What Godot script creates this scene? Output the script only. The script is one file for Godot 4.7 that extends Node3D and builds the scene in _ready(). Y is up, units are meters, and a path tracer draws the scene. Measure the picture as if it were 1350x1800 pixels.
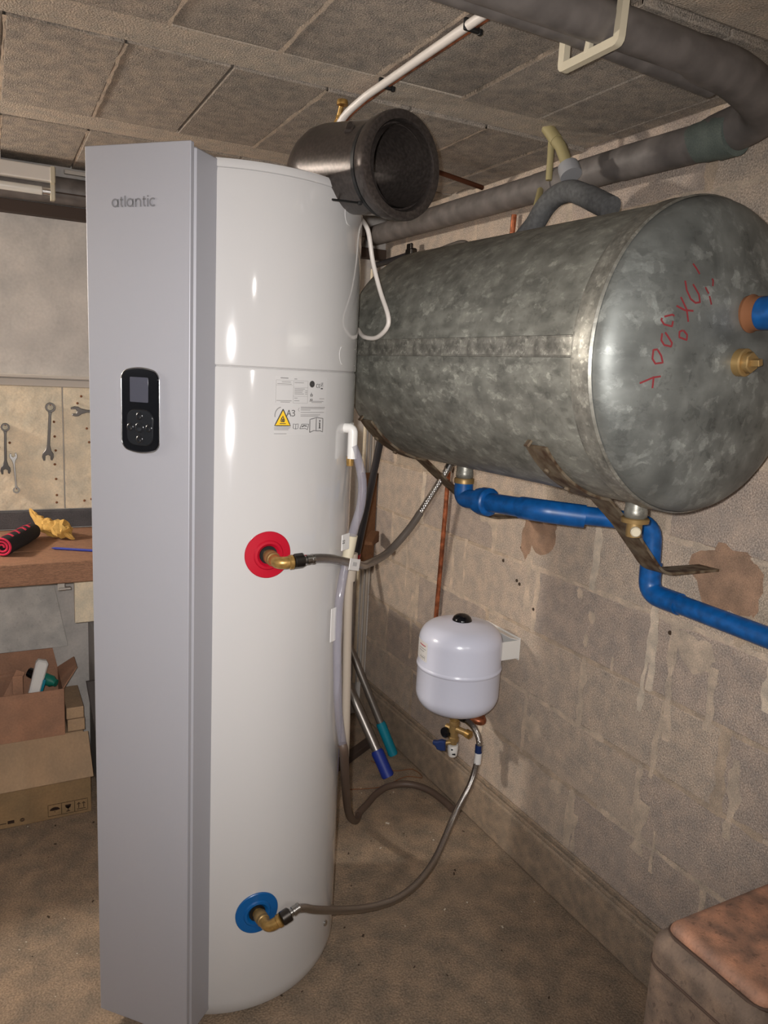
extends Node3D
# A garage corner: a tall heat-pump water heater, an old galvanised tank on wall brackets, a workbench behind.

class MB:
	# collects triangles; every triangle is turned to face the normal that comes with it
	var v := PackedVector3Array()
	var n := PackedVector3Array()
	var t := PackedVector2Array()
	func tri(a: Vector3, b: Vector3, c: Vector3, na: Vector3, nb: Vector3, nc: Vector3, ua := Vector2.ZERO, ub := Vector2.ZERO, uc := Vector2.ZERO) -> void:
		var f := (c - a).cross(b - a)
		if f.length_squared() < 1e-20: return
		if f.dot(na + nb + nc) >= 0:
			v.append(a); v.append(b); v.append(c); n.append(na); n.append(nb); n.append(nc); t.append(ua); t.append(ub); t.append(uc)
		else:
			v.append(a); v.append(c); v.append(b); n.append(na); n.append(nc); n.append(nb); t.append(ua); t.append(uc); t.append(ub)
	func quad(a: Vector3, b: Vector3, c: Vector3, d: Vector3, na: Vector3, nb: Vector3, nc: Vector3, nd: Vector3, u0 := Vector2.ZERO, u1 := Vector2.ZERO, u2 := Vector2.ZERO, u3 := Vector2.ZERO) -> void:
		tri(a, b, c, na, nb, nc, u0, u1, u2)
		tri(a, c, d, na, nc, nd, u0, u2, u3)
	func flat(a: Vector3, b: Vector3, c: Vector3, d: Vector3, nn: Vector3) -> void:
		quad(a, b, c, d, nn, nn, nn, nn, Vector2(0, 0), Vector2(1, 0), Vector2(1, 1), Vector2(0, 1))
	func mesh() -> ArrayMesh:
		var m := ArrayMesh.new()
		var a := []
		a.resize(Mesh.ARRAY_MAX)
		a[Mesh.ARRAY_VERTEX] = v; a[Mesh.ARRAY_NORMAL] = n; a[Mesh.ARRAY_TEX_UV] = t
		m.add_surface_from_arrays(Mesh.PRIMITIVE_TRIANGLES, a)
		return m

const I := Transform3D.IDENTITY
var M := {}
var taken := {}
var rng := RandomNumberGenerator.new()
var jitter := FastNoiseLite.new()

# ------------------------------------------------------------------ shapes
func rbox(b: MB, size: Vector3, r := 0.004, xf := I, k := 2) -> void:
	# a box with rounded edges, centred
	var h := size / 2.0
	r = min(r, min(h.x, min(h.y, h.z)) * 0.98)
	for ax in 3:
		for s in [-1.0, 1.0]:
			var u := (ax + 1) % 3
			var w := (ax + 2) % 3
			var lu := ticks(h[u], r, k)
			var lw := ticks(h[w], r, k)
			var P := []
			var N := []
			for i in lu.size():
				for j in lw.size():
					var q := Vector3.ZERO
					q[ax] = s * h[ax]; q[u] = lu[i]; q[w] = lw[j]
					var c := q.clamp(-h + Vector3.ONE * r, h - Vector3.ONE * r)
					var d := (q - c).normalized()
					P.append(xf * (c + d * r)); N.append((xf.basis * d).normalized())
			var m := lw.size()
			for i in lu.size() - 1:
				for j in m - 1:
					var a := i * m + j
					b.quad(P[a], P[a + m], P[a + m + 1], P[a + 1], N[a], N[a + m], N[a + m + 1], N[a + 1], Vector2(lu[i], lw[j]), Vector2(lu[i + 1], lw[j]), Vector2(lu[i + 1], lw[j + 1]), Vector2(lu[i], lw[j + 1]))

func ticks(h: float, r: float, k: int) -> Array:
	var out := []
	for i in k + 1: out.append(-h + r - r * tan(PI / 4 * (1.0 - float(i) / k)))
	for i in k + 1: out.append(h - r + r * tan(PI / 4 * float(i) / k))
	return out

func lathe(b: MB, prof: Array, sides := 48, xf := I, sharp := 35.0) -> void:
	# prof: Vector2(radius, height) from bottom to top, outside on the right
	var m := prof.size()
	var sn := []
	for i in m - 1:
		var d: Vector2 = (prof[i + 1] - prof[i]).normalized()
		sn.append(Vector2(d.y, -d.x))
	for i in m - 1:
		var n0: Vector2 = sn[i]
		var n1: Vector2 = sn[i]
		if i > 0 and absf(rad_to_deg(sn[i - 1].angle_to(sn[i]))) < sharp: n0 = (sn[i - 1] + sn[i]).normalized()
		if i < m - 2 and absf(rad_to_deg(sn[i + 1].angle_to(sn[i]))) < sharp: n1 = (sn[i + 1] + sn[i]).normalized()
		for j in sides:
			var a0 := TAU * j / sides
			var a1 := TAU * (j + 1) / sides
			var e0 := Vector3(sin(a0), 0, cos(a0))
			var e1 := Vector3(sin(a1), 0, cos(a1))
			var Y := Vector3.UP
			b.quad(xf * (e0 * prof[i].x + Y * prof[i].y), xf * (e1 * prof[i].x + Y * prof[i].y), xf * (e1 * prof[i + 1].x + Y * prof[i + 1].y), xf * (e0 * prof[i + 1].x + Y * prof[i + 1].y),
				(xf.basis * (e0 * n0.x + Y * n0.y)).normalized(), (xf.basis * (e1 * n0.x + Y * n0.y)).normalized(), (xf.basis * (e1 * n1.x + Y * n1.y)).normalized(), (xf.basis * (e0 * n1.x + Y * n1.y)).normalized(),
				Vector2(a0, prof[i].y), Vector2(a1, prof[i].y), Vector2(a1, prof[i + 1].y), Vector2(a0, prof[i + 1].y))

func along(a: Vector3, d: Vector3) -> Transform3D:
	# a frame at a whose y axis points along d
	d = d.normalized()
	var x := d.cross(Vector3.UP if absf(d.y) < 0.95 else Vector3.FORWARD).normalized()
	return Transform3D(Basis(x, d, x.cross(d).normalized()), a)

func smooth(pts: Array, k := 6) -> Array:
	var out := []
	for i in pts.size() - 1:
		var p0: Vector3 = pts[max(i - 1, 0)]
		var p1: Vector3 = pts[i]
		var p2: Vector3 = pts[i + 1]
		var p3: Vector3 = pts[min(i + 2, pts.size() - 1)]
		for s in k:
			out.append(p1.cubic_interpolate(p2, p0, p3, float(s) / k))
	out.append(pts[-1])
	return out

func bend(pts: Array, r: float, k := 6) -> Array:
	# straight runs with rounded corners
	var out := [pts[0]]
	for i in range(1, pts.size() - 1):
		var p: Vector3 = pts[i]
		var a: Vector3 = pts[i - 1] - p
		var c: Vector3 = pts[i + 1] - p
		var q: float = min(r, min(a.length(), c.length()) * 0.49)
		var s := p + a.normalized() * q
		var e := p + c.normalized() * q
		for j in k + 1:
			var f := float(j) / k
			out.append(s.lerp(p, f).lerp(p.lerp(e, f), f))
	out.append(pts[-1])
	return out

func sweep(b: MB, path: Array, rad, sides := 14, caps := true, poly := []) -> void:
	# a tube (rad: number or one per point) or, with poly, a bar of that section
	var m := path.size()
	var up := Vector3.UP
	var T := []
	for i in m: T.append((path[min(i + 1, m - 1)] - path[max(i - 1, 0)]).normalized())
	if absf(T[0].y) > 0.9: up = Vector3.RIGHT
	var X: Vector3 = up.cross(T[0]).normalized()
	var sec := []
	var secn := []
	if poly.is_empty():
		for j in sides: sec.append(Vector2.from_angle(TAU * j / sides)); secn.append([sec[j], sec[j]])
	else:
		sec = poly; sides = poly.size()
		for j in sides: secn.append([])
		for j in sides:
			var e: Vector2 = (sec[(j + 1) % sides] - sec[j]).normalized()
			secn[j] = [Vector2(e.y, -e.x), Vector2(e.y, -e.x)]
	var len := 0.0
	var prev := []
	var pf := []
	var pl := 0.0
	for i in m:
		X = (X - T[i] * X.dot(T[i])).normalized()
		var Y: Vector3 = T[i].cross(X)
		if i > 0: len += (path[i] - path[i - 1]).length()
		var r: float = rad if not rad is Array else rad[i]
		var ring := []
		for j in sides: ring.append(path[i] + (X * sec[j].x + Y * sec[j].y) * r)
		if i > 0:
			for j in sides:
				var j1 := (j + 1) % sides
				var q0: Vector2 = secn[j][0]
				var q1: Vector2 = secn[j1][0] if poly.is_empty() else secn[j][1]
				b.quad(prev[j], prev[j1], ring[j1], ring[j], pf[0] * q0.x + pf[1] * q0.y, pf[0] * q1.x + pf[1] * q1.y, X * q1.x + Y * q1.y, X * q0.x + Y * q0.y,
					Vector2(float(j) / sides, pl), Vector2(float(j + 1) / sides, pl), Vector2(float(j + 1) / sides, len), Vector2(float(j) / sides, len))
		if caps and (i == 0 or i == m - 1):
			var nn: Vector3 = -T[i] if i == 0 else T[i]
			for j in range(1, sides - 1): b.tri(ring[0], ring[j], ring[j + 1], nn, nn, nn)
		prev = ring; pf = [X, Y]; pl = len

func prism(b: MB, poly: PackedVector2Array, depth: float, xf := I, bev := 0.0) -> void:
	# an outline in x,y pushed out along z, front edge chamfered
	if Geometry2D.is_polygon_clockwise(poly): poly.reverse()
	var m := poly.size()
	var en := []
	for i in m:
		var e := (poly[(i + 1) % m] - poly[i]).normalized()
		en.append(Vector2(e.y, -e.x))
	var inner := PackedVector2Array()
	for i in m:
		var vn: Vector2 = (en[i] + en[(i + m - 1) % m]).normalized()
		inner.append(poly[i] - vn * bev)
	for i in m:
		var j := (i + 1) % m
		var n0: Vector2 = en[i]
		var n1: Vector2 = en[i]
		if absf(en[(i + m - 1) % m].angle_to(en[i])) < 0.6: n0 = (en[(i + m - 1) % m] + en[i]).normalized()
		if absf(en[j].angle_to(en[i])) < 0.6: n1 = (en[j] + en[i]).normalized()
		var a := xf.basis * Vector3(n0.x, n0.y, 0)
		var c := xf.basis * Vector3(n1.x, n1.y, 0)
		var z1 := depth - bev
		b.quad(xf * Vector3(poly[i].x, poly[i].y, 0), xf * Vector3(poly[j].x, poly[j].y, 0), xf * Vector3(poly[j].x, poly[j].y, z1), xf * Vector3(poly[i].x, poly[i].y, z1), a, c, c, a)
		if bev > 0:
			var Z := xf.basis.z
			b.quad(xf * Vector3(poly[i].x, poly[i].y, z1), xf * Vector3(poly[j].x, poly[j].y, z1), xf * Vector3(inner[j].x, inner[j].y, depth), xf * Vector3(inner[i].x, inner[i].y, depth), (a + Z).normalized(), (c + Z).normalized(), (c + Z).normalized(), (a + Z).normalized())
	for cap in 2:
		var pp := inner if cap == 1 else poly
		var idx := Geometry2D.triangulate_polygon(pp)
		var nn := xf.basis.z * (1.0 if cap == 1 else -1.0)
		for i in range(0, idx.size(), 3):
			var z := depth if cap == 1 else 0.0
			var A := pp[idx[i]]; var B := pp[idx[i + 1]]; var C := pp[idx[i + 2]]
			b.tri(xf * Vector3(A.x, A.y, z), xf * Vector3(B.x, B.y, z), xf * Vector3(C.x, C.y, z), nn, nn, nn, A, B, C)

func rounded(w: float, h: float, r: float, bulge := 0.0, k := 5) -> PackedVector2Array:
	var p := PackedVector2Array()
	for q in 4:
		var c := Vector2((w / 2 - r) * (1 if q in [0, 3] else -1), (h / 2 - r) * (1 if q < 2 else -1))
		for i in k + 1: p.append(c + Vector2.from_angle(PI / 2 * (q + float(i) / k)) * r)
		if bulge > 0 and q in [0, 2]:
			for i in range(1, 10): p.append(Vector2(lerpf(w / 2 - r, -w / 2 + r, i / 10.0), h / 2) * (1 if q == 0 else -1))
	for i in p.size(): p[i].y += signf(p[i].y) * bulge * (1.0 - pow(p[i].x / (w / 2), 2))
	return p

func ribbon(b: MB, map: Callable, pts: Array, w: float, hgt := 0.0006) -> void:
	# a painted or printed stroke: follows the surface that map(u, v, height) describes
	var fine := [pts[0]]
	for i in range(1, pts.size()):
		var steps := int(ceil((pts[i] - pts[i - 1]).length() / 0.006))
		if steps > 40: steps = 40
		for j in range(1, steps + 1): fine.append((pts[i - 1] as Vector2).lerp(pts[i], float(j) / steps))
	pts = fine
	var m := pts.size()
	var L := []
	for i in m:
		var d: Vector2 = (pts[min(i + 1, m - 1)] - pts[max(i - 1, 0)]).normalized()
		var s := Vector2(-d.y, d.x) * w / 2
		var p: Vector2 = pts[i]
		var row := []
		for q in [[p + s, 0.0], [p + s, hgt], [p - s, hgt], [p - s, 0.0]]: row.append(map.call(q[0].x, q[0].y, q[1]))
		L.append(row)
	for i in m - 1:
		for k in 3:
			var f: Vector3 = (L[i][k + 1] - L[i][k]).cross(L[i + 1][k] - L[i][k]).normalized()
			var out: Vector3 = (L[i][1] + L[i][2] - L[i][0] - L[i][3])
			if k == 0: out = L[i][0] - L[i][3]
			if k == 2: out = L[i][3] - L[i][0]
			if f.dot(out) < 0: f = -f
			b.quad(L[i][k], L[i][k + 1], L[i + 1][k + 1], L[i + 1][k], f, f, f, f)

func arc(c: Vector2, r: Vector2, a0: float, a1: float, k := 12) -> Array:
	var out := []
	for i in k + 1:
		var a := deg_to_rad(lerpf(a0, a1, float(i) / k))
		out.append(c + Vector2(cos(a) * r.x, sin(a) * r.y))
	return out

func text(b: MB, map: Callable, words: String, at: Vector2, height: float, hgt := 0.0006, bold := false) -> void:
	var tm := TextMesh.new()
	var f := SystemFont.new()
	f.font_names = PackedStringArray(["Droid Sans"])
	if bold: f.font_weight = 700
	tm.font = f; tm.text = words; tm.font_size = 64; tm.pixel_size = height / 46.0; tm.depth = hgt
	tm.horizontal_alignment = HORIZONTAL_ALIGNMENT_LEFT
	for s in tm.get_surface_count():
		var a := tm.surface_get_arrays(s)
		var vv: PackedVector3Array = a[Mesh.ARRAY_VERTEX]
		var nn: PackedVector3Array = a[Mesh.ARRAY_NORMAL]
		var ix: PackedInt32Array = a[Mesh.ARRAY_INDEX] if a[Mesh.ARRAY_INDEX] != null else PackedInt32Array(range(vv.size()))
		for i in range(0, ix.size(), 3):
			var P := []
			for k in 3:
				var q := vv[ix[i + k]]
				P.append(map.call(at.x + q.x, at.y + q.y, maxf(0.0, q.z + hgt / 2)))
			var q0 := vv[ix[i]]
			var o: Vector3 = map.call(at.x + q0.x, at.y + q0.y, 0.0)
			var e := nn[ix[i]] * 0.001
			var nrm: Vector3 = (map.call(at.x + q0.x + e.x, at.y + q0.y + e.y, e.z) - o).normalized()
			if nrm.length() < 0.5: nrm = Vector3.UP
			b.tri(P[0], P[1], P[2], nrm, nrm, nrm)

func blob(b: MB, map: Callable, c: Vector2, size: Vector2, hgt: float, sd: int, turn := 0.0, rough := 0.35) -> void:
	# a lump of mortar spread thin over a surface, with a ragged outline
	var k := 26
	var rows := []
	for ring in [1.0, 0.86, 0.5]:
		var row := []
		for i in k:
			var d := Vector2.from_angle(TAU * i / k)
			var f := 1.0 + rough * (jitter.get_noise_2d(d.x * 40 + sd * 37.0, d.y * 40) * 1.3 + jitter.get_noise_2d(d.x * 130 + sd * 61.0, d.y * 130) * 0.8)
			var q: Vector2 = c + (d * f * float(ring) * size).rotated(turn)
			row.append([q, 0.0 if ring == 1.0 else hgt * (0.75 if ring > 0.8 else 1.0)])
		rows.append(row)
	var up: Vector3 = (map.call(c.x, c.y, 0.01) as Vector3 - map.call(c.x, c.y, 0.0)).normalized()
	for r in 2:
		for i in k:
			var j := (i + 1) % k
			var q := [rows[r][i], rows[r][j], rows[r + 1][j], rows[r + 1][i]]
			var P := []
			for x in q: P.append(map.call(x[0].x, x[0].y, x[1]))
			b.quad(P[0], P[1], P[2], P[3], up, up, up, up)
	var mid: Vector3 = map.call(c.x, c.y, hgt)
	for i in k:
		var x = rows[2][i]
		var y = rows[2][(i + 1) % k]
		b.tri(mid, map.call(x[0].x, x[0].y, x[1]), map.call(y[0].x, y[0].y, y[1]), up, up, up)

func seam(b: MB, map: Callable, a: Vector2, c: Vector2, w: float, hgt: float, sd: int, rough := 0.8) -> void:
	# a ragged strip of mortar along a joint
	var k := int(ceil((c - a).length() / 0.009))
	var d := (c - a).normalized()
	var s := Vector2(-d.y, d.x)
	var up: Vector3 = (map.call(a.x, a.y, 0.01) as Vector3 - map.call(a.x, a.y, 0.0)).normalized()
	var prev := []
	for i in k + 1:
		var p := a.lerp(c, float(i) / k)
		var g0 := w * maxf(0.25, 1.0 + rough * jitter.get_noise_2d(p.x * 900 + sd * 91, p.y * 900) * 1.6)
		var g1 := w * maxf(0.25, 1.0 + rough * jitter.get_noise_2d(p.x * 900 - sd * 53, p.y * 900 + 400) * 1.6)
		var row := [map.call((p + s * g0).x, (p + s * g0).y, 0.0), map.call((p + s * g0 * 0.7).x, (p + s * g0 * 0.7).y, hgt), map.call((p - s * g1 * 0.7).x, (p - s * g1 * 0.7).y, hgt), map.call((p - s * g1).x, (p - s * g1).y, 0.0)]
		if i > 0:
			for q in 3: b.quad(prev[q], prev[q + 1], row[q + 1], row[q], up, up, up, up)
		prev = row

# ------------------------------------------------------------------ scene bookkeeping
func numbered(called: String) -> String:
	taken[called] = taken.get(called, -1) + 1
	return called if taken[called] == 0 else "%s_%03d" % [called, taken[called]]

func obj(called: String, b, mat: Material, parent: Node = self) -> MeshInstance3D:
	var o := MeshInstance3D.new()
	o.mesh = b.mesh() if b is MB else b
	o.material_override = mat
	o.name = numbered(called) if parent == self else called
	parent.add_child(o, true)
	return o

func thing(called: String, label: String, category: String, at := Vector3.ZERO, group := "") -> Node3D:
	var o := Node3D.new()
	o.name = numbered(called)
	add_child(o, true)
	o.position = at
	tag(o, label, category, group)
	return o

func tag(o: Node, label: String, category: String, group := "") -> Node:
	o.set_meta("label", label)
	o.set_meta("category", category)
	if group != "": o.set_meta("group", group)
	return o

func part(called: String, parent: Node, mat: Material, f: Callable) -> MeshInstance3D:
	var b := MB.new()
	f.call(b)
	var o := obj(called, b, mat, parent)
	if parent is Node3D and parent != self:
		var p := parent
		var off := Transform3D.IDENTITY
		while p != self:
			off = p.transform * off
			p = p.get_parent()
		o.transform = off.affine_inverse()
	return o

func struct(o: Node) -> Node:
	o.set_meta("kind", "structure")
	return o

func stuff(o: Node) -> Node:
	o.set_meta("kind", "stuff")
	return o

# ------------------------------------------------------------------ materials
func mat(c: Color, rough := 0.6, metal := 0.0) -> StandardMaterial3D:
	var m := StandardMaterial3D.new()
	m.albedo_color = c; m.roughness = rough; m.metallic = metal
	m.cull_mode = BaseMaterial3D.CULL_DISABLED
	return m

func c8(r: float, g: float, b: float) -> Color: return Color(r / 255.0, g / 255.0, b / 255.0)

func ntex(freq: float, cols: Array, size := 512, kind := FastNoiseLite.TYPE_SIMPLEX_SMOOTH, oct := 4, sd := 1, nrm := 0.0) -> NoiseTexture2D:
	var f := FastNoiseLite.new()
	f.noise_type = kind; f.frequency = freq; f.fractal_octaves = oct; f.seed = sd
	var t := NoiseTexture2D.new()
	t.noise = f; t.width = size; t.height = size; t.seamless = true
	if nrm > 0.0:
		t.as_normal_map = true; t.bump_strength = nrm
	else:
		var g := Gradient.new()
		var o := PackedFloat32Array()
		var c := PackedColorArray()
		for i in cols.size(): o.append(cols[i][0]); c.append(cols[i][1])
		g.offsets = o; g.colors = c
		t.color_ramp = g
	return t

func grey(v: float) -> Color: return Color(v, v, v)

func grain(sd: int, size: int, fine: float, coarse: float, specks: float, warm := 0.0, pits := 0.0, base := 0.8) -> ImageTexture:
	# a seamless stone or concrete colour map, near white: fine sand, coarse blotches, light and dark grains
	var a := FastNoiseLite.new(); a.seed = sd; a.frequency = 0.16; a.fractal_octaves = 2
	var c := FastNoiseLite.new(); c.seed = sd + 7; c.frequency = 0.012; c.fractal_octaves = 5
	var s := FastNoiseLite.new(); s.seed = sd + 13; s.noise_type = FastNoiseLite.TYPE_CELLULAR; s.frequency = 0.09; s.cellular_return_type = FastNoiseLite.RETURN_CELL_VALUE
	var p := FastNoiseLite.new(); p.seed = sd + 19; p.frequency = 0.045; p.fractal_octaves = 3
	var da := a.get_seamless_image(size, size).get_data()
	var dc := c.get_seamless_image(size, size).get_data()
	var ds := s.get_seamless_image(size, size).get_data()
	var dp := p.get_seamless_image(size, size).get_data()
	var out := PackedByteArray()
	out.resize(size * size * 3)
	for i in size * size:
		var g := base + fine * (da[i] / 255.0 - 0.5) + coarse * (dc[i] / 255.0 - 0.5)
		if ds[i] > 236: g += specks
		elif ds[i] < 26: g -= specks * 0.8
		if dp[i] < 62: g -= pits
		var w := warm * (dc[i] / 255.0 - 0.5)
		out[i * 3] = int(clampf(g + w, 0, 1) * 255); out[i * 3 + 1] = int(clampf(g, 0, 1) * 255); out[i * 3 + 2] = int(clampf(g - w, 0, 1) * 255)
	return ImageTexture.create_from_image(Image.create_from_data(size, size, false, Image.FORMAT_RGB8, out))

func tri_map(m: StandardMaterial3D, albedo: Texture2D, scale: float, nm: Texture2D = null, ns := 1.0) -> StandardMaterial3D:
	m.albedo_texture = albedo
	m.uv1_triplanar = true; m.uv1_world_triplanar = true; m.uv1_scale = Vector3.ONE * scale
	if nm != null:
		m.normal_enabled = true; m.normal_texture = nm; m.normal_scale = ns
	return m

func braid() -> Array:
	# woven steel wire: colour and normal of one repeat
	var n := 128
	var h := Image.create(n, n, false, Image.FORMAT_RGB8)
	var c := Image.create(n, n, false, Image.FORMAT_RGB8)
	for y in n:
		for x in n:
			var u := float(x) / n * 4.0
			var v := float(y) / n * 4.0
			var p := fposmod(u + v, 2.0)
			var q := fposmod(u - v, 2.0)
			var top: bool = (int(floor((u + v) / 2.0)) + int(floor((u - v) / 2.0))) % 2 == 0
			var k := p if top else q
			var wire := absf(sin(k * PI * 2.0))
			h.set_pixel(x, y, grey(0.25 + 0.6 * wire))
			c.set_pixel(x, y, grey(0.55 + 0.35 * wire))
	h.bump_map_to_normal_map(6.0)
	return [ImageTexture.create_from_image(c), ImageTexture.create_from_image(h)]

func make_materials() -> void:
	var bump := ntex(0.28, [], 512, FastNoiseLite.TYPE_SIMPLEX, 3, 5, 3.0)
	var soft_bump := ntex(0.02, [], 512, FastNoiseLite.TYPE_SIMPLEX, 4, 6, 4.0)
	var conc := grain(3, 1024, 0.34, 0.13, 0.14, 0.03, 0.0, 0.84)
	var conc_dark := grain(11, 1024, 0.50, 0.18, 0.34, 0.03, 0.12)
	var conc_floor := grain(23, 1024, 0.30, 0.20, 0.10, 0.04, 0.05)
	var smear := grain(31, 512, 0.2, 0.2, 0.05, 0.02, 0.0, 0.88)
	for i in 6:
		var k: float = [0.98, 1.02, 0.955, 1.0, 1.035, 0.97][i]
		M["block_%d" % i] = tri_map(mat(Color(0.84 * k, 0.765 * k, (0.68 + 0.012 * (i % 3)) * k), 0.92), conc, 1.15, bump, 0.35)
		M["hollow_%d" % i] = tri_map(mat(Color(0.79 * k, 0.735 * k, 0.675 * k), 0.95), conc_dark, 1.5, bump, 0.4)
	M.beam = tri_map(mat(Color(0.86, 0.80, 0.73), 0.9), conc, 1.3, bump, 0.4)
	M.mortar = tri_map(mat(Color(0.88, 0.80, 0.715), 0.95), smear, 2.3, bump, 0.5)
	M.mortar_pale = tri_map(mat(Color(0.94, 0.87, 0.785), 0.95), smear, 3.1, bump, 0.4)
	M.mortar_grey = tri_map(mat(Color(0.82, 0.735, 0.645), 0.95), smear, 2.3, bump, 0.5)
	M.mortar_rust = tri_map(mat(Color(0.72, 0.585, 0.485), 0.95), smear, 2.6, bump, 0.5)
	M.floor = tri_map(mat(Color(0.70, 0.61, 0.515), 0.85), conc_floor, 0.85, bump, 0.3)
	M.plinth = tri_map(mat(Color(0.76, 0.67, 0.575), 0.9), conc_floor, 1.4, bump, 0.6)
	M.grit_dark = mat(c8(70, 55, 42), 0.95)
	M.grit_pale = mat(c8(200, 190, 172), 0.95)
	M.paint_wall = tri_map(mat(Color(0.97, 0.94, 0.91), 0.75), grain(41, 512, 0.05, 0.12, 0.02, 0.01, 0.02), 0.9, soft_bump, 0.06)
	M.room_wall = tri_map(mat(Color(0.66, 0.62, 0.57), 0.9), conc, 0.9, bump, 0.4)
	var ply := grain(47, 512, 0.08, 0.14, 0.02, 0.03, 0.0, 0.9)
	M.cream = tri_map(mat(Color(0.98, 0.92, 0.81), 0.7), ply, 1.5, soft_bump, 0.25)
	M.white_trim = mat(c8(196, 188, 178), 0.6)
	M.dark_wood = mat(c8(66, 52, 44), 0.8)
	M.backsplash = tri_map(mat(Color(0.36, 0.35, 0.36), 0.7), smear, 2.0)
	# wood: long grain along x
	var wg := FastNoiseLite.new(); wg.seed = 5; wg.frequency = 0.02; wg.fractal_octaves = 4; wg.domain_warp_enabled = true; wg.domain_warp_amplitude = 18
	var wimg := wg.get_seamless_image(512, 512)
	var wd := wimg.get_data()
	var wo := PackedByteArray(); wo.resize(512 * 512 * 3)
	for i in 512 * 512:
		var f := wd[i] / 255.0
		var g := 0.62 + 0.34 * absf(sin(f * 26.0))
		wo[i * 3] = int(g * 255); wo[i * 3 + 1] = int(g * 0.93 * 255); wo[i * 3 + 2] = int(g * 0.86 * 255)
	var wtex := ImageTexture.create_from_image(Image.create_from_data(512, 512, false, Image.FORMAT_RGB8, wo))
	M.bench = tri_map(mat(Color(0.66, 0.52, 0.43), 0.75), wtex, 1.0, soft_bump, 0.3)
	M.bench.uv1_scale = Vector3(0.8, 7, 7)
	M.timber = tri_map(mat(Color(0.50, 0.36, 0.24), 0.8), wtex, 1.0)
	M.timber.uv1_scale = Vector3(8, 1.2, 8)
	# water heater
	M.enamel = mat(c8(198, 196, 195), 0.09); M.enamel.clearcoat_enabled = true; M.enamel.clearcoat = 0.5; M.enamel.clearcoat_roughness = 0.05
	M.lid = mat(c8(214, 212, 210), 0.3)
	M.silver = mat(c8(172, 172, 179), 0.44, 0.2)
	M.logo = mat(c8(120, 120, 124), 0.4)
	M.gloss_black = mat(c8(16, 17, 21), 0.08)
	M.screen = mat(c8(78, 79, 90), 0.12)
	M.key = mat(c8(34, 36, 40), 0.22, 0.2)
	M.chrome = mat(c8(205, 205, 205), 0.18, 1.0)
	M.red = mat(c8(182, 15, 42), 0.35)
	M.blue_plastic = mat(c8(0, 86, 150), 0.35)
	M.print = mat(c8(58, 56, 56), 0.6)
	M.print_grey = mat(c8(140, 138, 137), 0.6)
	M.print_yellow = mat(c8(240, 196, 40), 0.5)
	M.sticker = mat(c8(228, 226, 224), 0.35)
	M.label_film = mat(c8(199, 197, 196), 0.22)
	# metals
	M.brass = tri_map(mat(c8(206, 164, 96), 0.36, 0.65), ntex(0.05, [[0.2, grey(0.75)], [0.8, grey(1.0)]], 128), 9.0)
	M.brass_dull = mat(c8(160, 132, 86), 0.45, 0.55)
	M.copper = tri_map(mat(c8(206, 122, 82), 0.38, 0.6), ntex(0.02, [[0.25, grey(0.62)], [0.7, grey(1.0)]], 256), 4.0)
	M.copper_dark = mat(c8(104, 62, 42), 0.5, 0.6)
	M.steel = mat(c8(170, 168, 165), 0.28, 1.0)
	M.steel_dark = mat(c8(78, 74, 71), 0.36, 0.95)
	var br := braid()
	M.braid = mat(c8(236, 230, 224), 0.25, 1.0)
	M.braid.albedo_texture = br[0]; M.braid.normal_enabled = true; M.braid.normal_texture = br[1]; M.braid.normal_scale = 0.5; M.braid.uv1_scale = Vector3(3, 60, 1)
	M.hose_film = mat(c8(112, 103, 96), 0.25, 0.3)
	M.alu = mat(c8(150, 144, 138), 0.38, 0.8)
	# galvanised steel: spangle flakes over cloudy grey-green
	var fl := FastNoiseLite.new(); fl.seed = 8; fl.noise_type = FastNoiseLite.TYPE_CELLULAR; fl.frequency = 0.026; fl.cellular_return_type = FastNoiseLite.RETURN_CELL_VALUE
	fl.cellular_jitter = 1.1; fl.domain_warp_enabled = true; fl.domain_warp_amplitude = 30; fl.domain_warp_frequency = 0.02
	var cl := FastNoiseLite.new(); cl.seed = 9; cl.frequency = 0.006; cl.fractal_octaves = 5
	var d0 := fl.get_seamless_image(1024, 1024).get_data()
	var d1 := cl.get_seamless_image(1024, 1024).get_data()
	var go := PackedByteArray(); go.resize(1024 * 1024 * 3)
	for i in 1024 * 1024:
		var fk := d0[i] / 255.0
		var g := 0.62 + 0.16 * (d1[i] / 255.0 - 0.5) * 2.0 + 0.05 * (fk - 0.5)
		if fk > 0.68: g += 0.03 + (fk - 0.68) * 0.75
		if fk < 0.2: g -= 0.07
		go[i * 3] = int(clampf(g * 0.99, 0, 1) * 255); go[i * 3 + 1] = int(clampf(g, 0, 1) * 255); go[i * 3 + 2] = int(clampf(g * 0.985, 0, 1) * 255)
	var gtex := ImageTexture.create_from_image(Image.create_from_data(1024, 1024, false, Image.FORMAT_RGB8, go))
	M.zinc = tri_map(mat(Color(0.86, 0.85, 0.81), 0.48, 0.38), gtex, 2.0)
	M.zinc.uv1_scale = Vector3(3.3, 3.3, 2.0)
	M.zinc_head = tri_map(mat(Color(0.76, 0.77, 0.76), 0.5, 0.5), gtex, 1.5)
	M.zinc_band = tri_map(mat(Color(0.88, 0.86, 0.82), 0.42, 0.55), gtex, 5.0)
	M.marker = mat(c8(122, 34, 40), 0.7)
	M.rust_steel = tri_map(mat(Color(0.47, 0.425, 0.365), 0.7, 0.2), ntex(0.03, [[0.25, Color(0.55, 0.42, 0.34)], [0.55, Color(0.95, 0.93, 0.88)], [0.8, Color(1, 1, 1)]], 256), 3.0)
	M.rust = mat(c8(122, 78, 48), 0.85)
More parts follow.
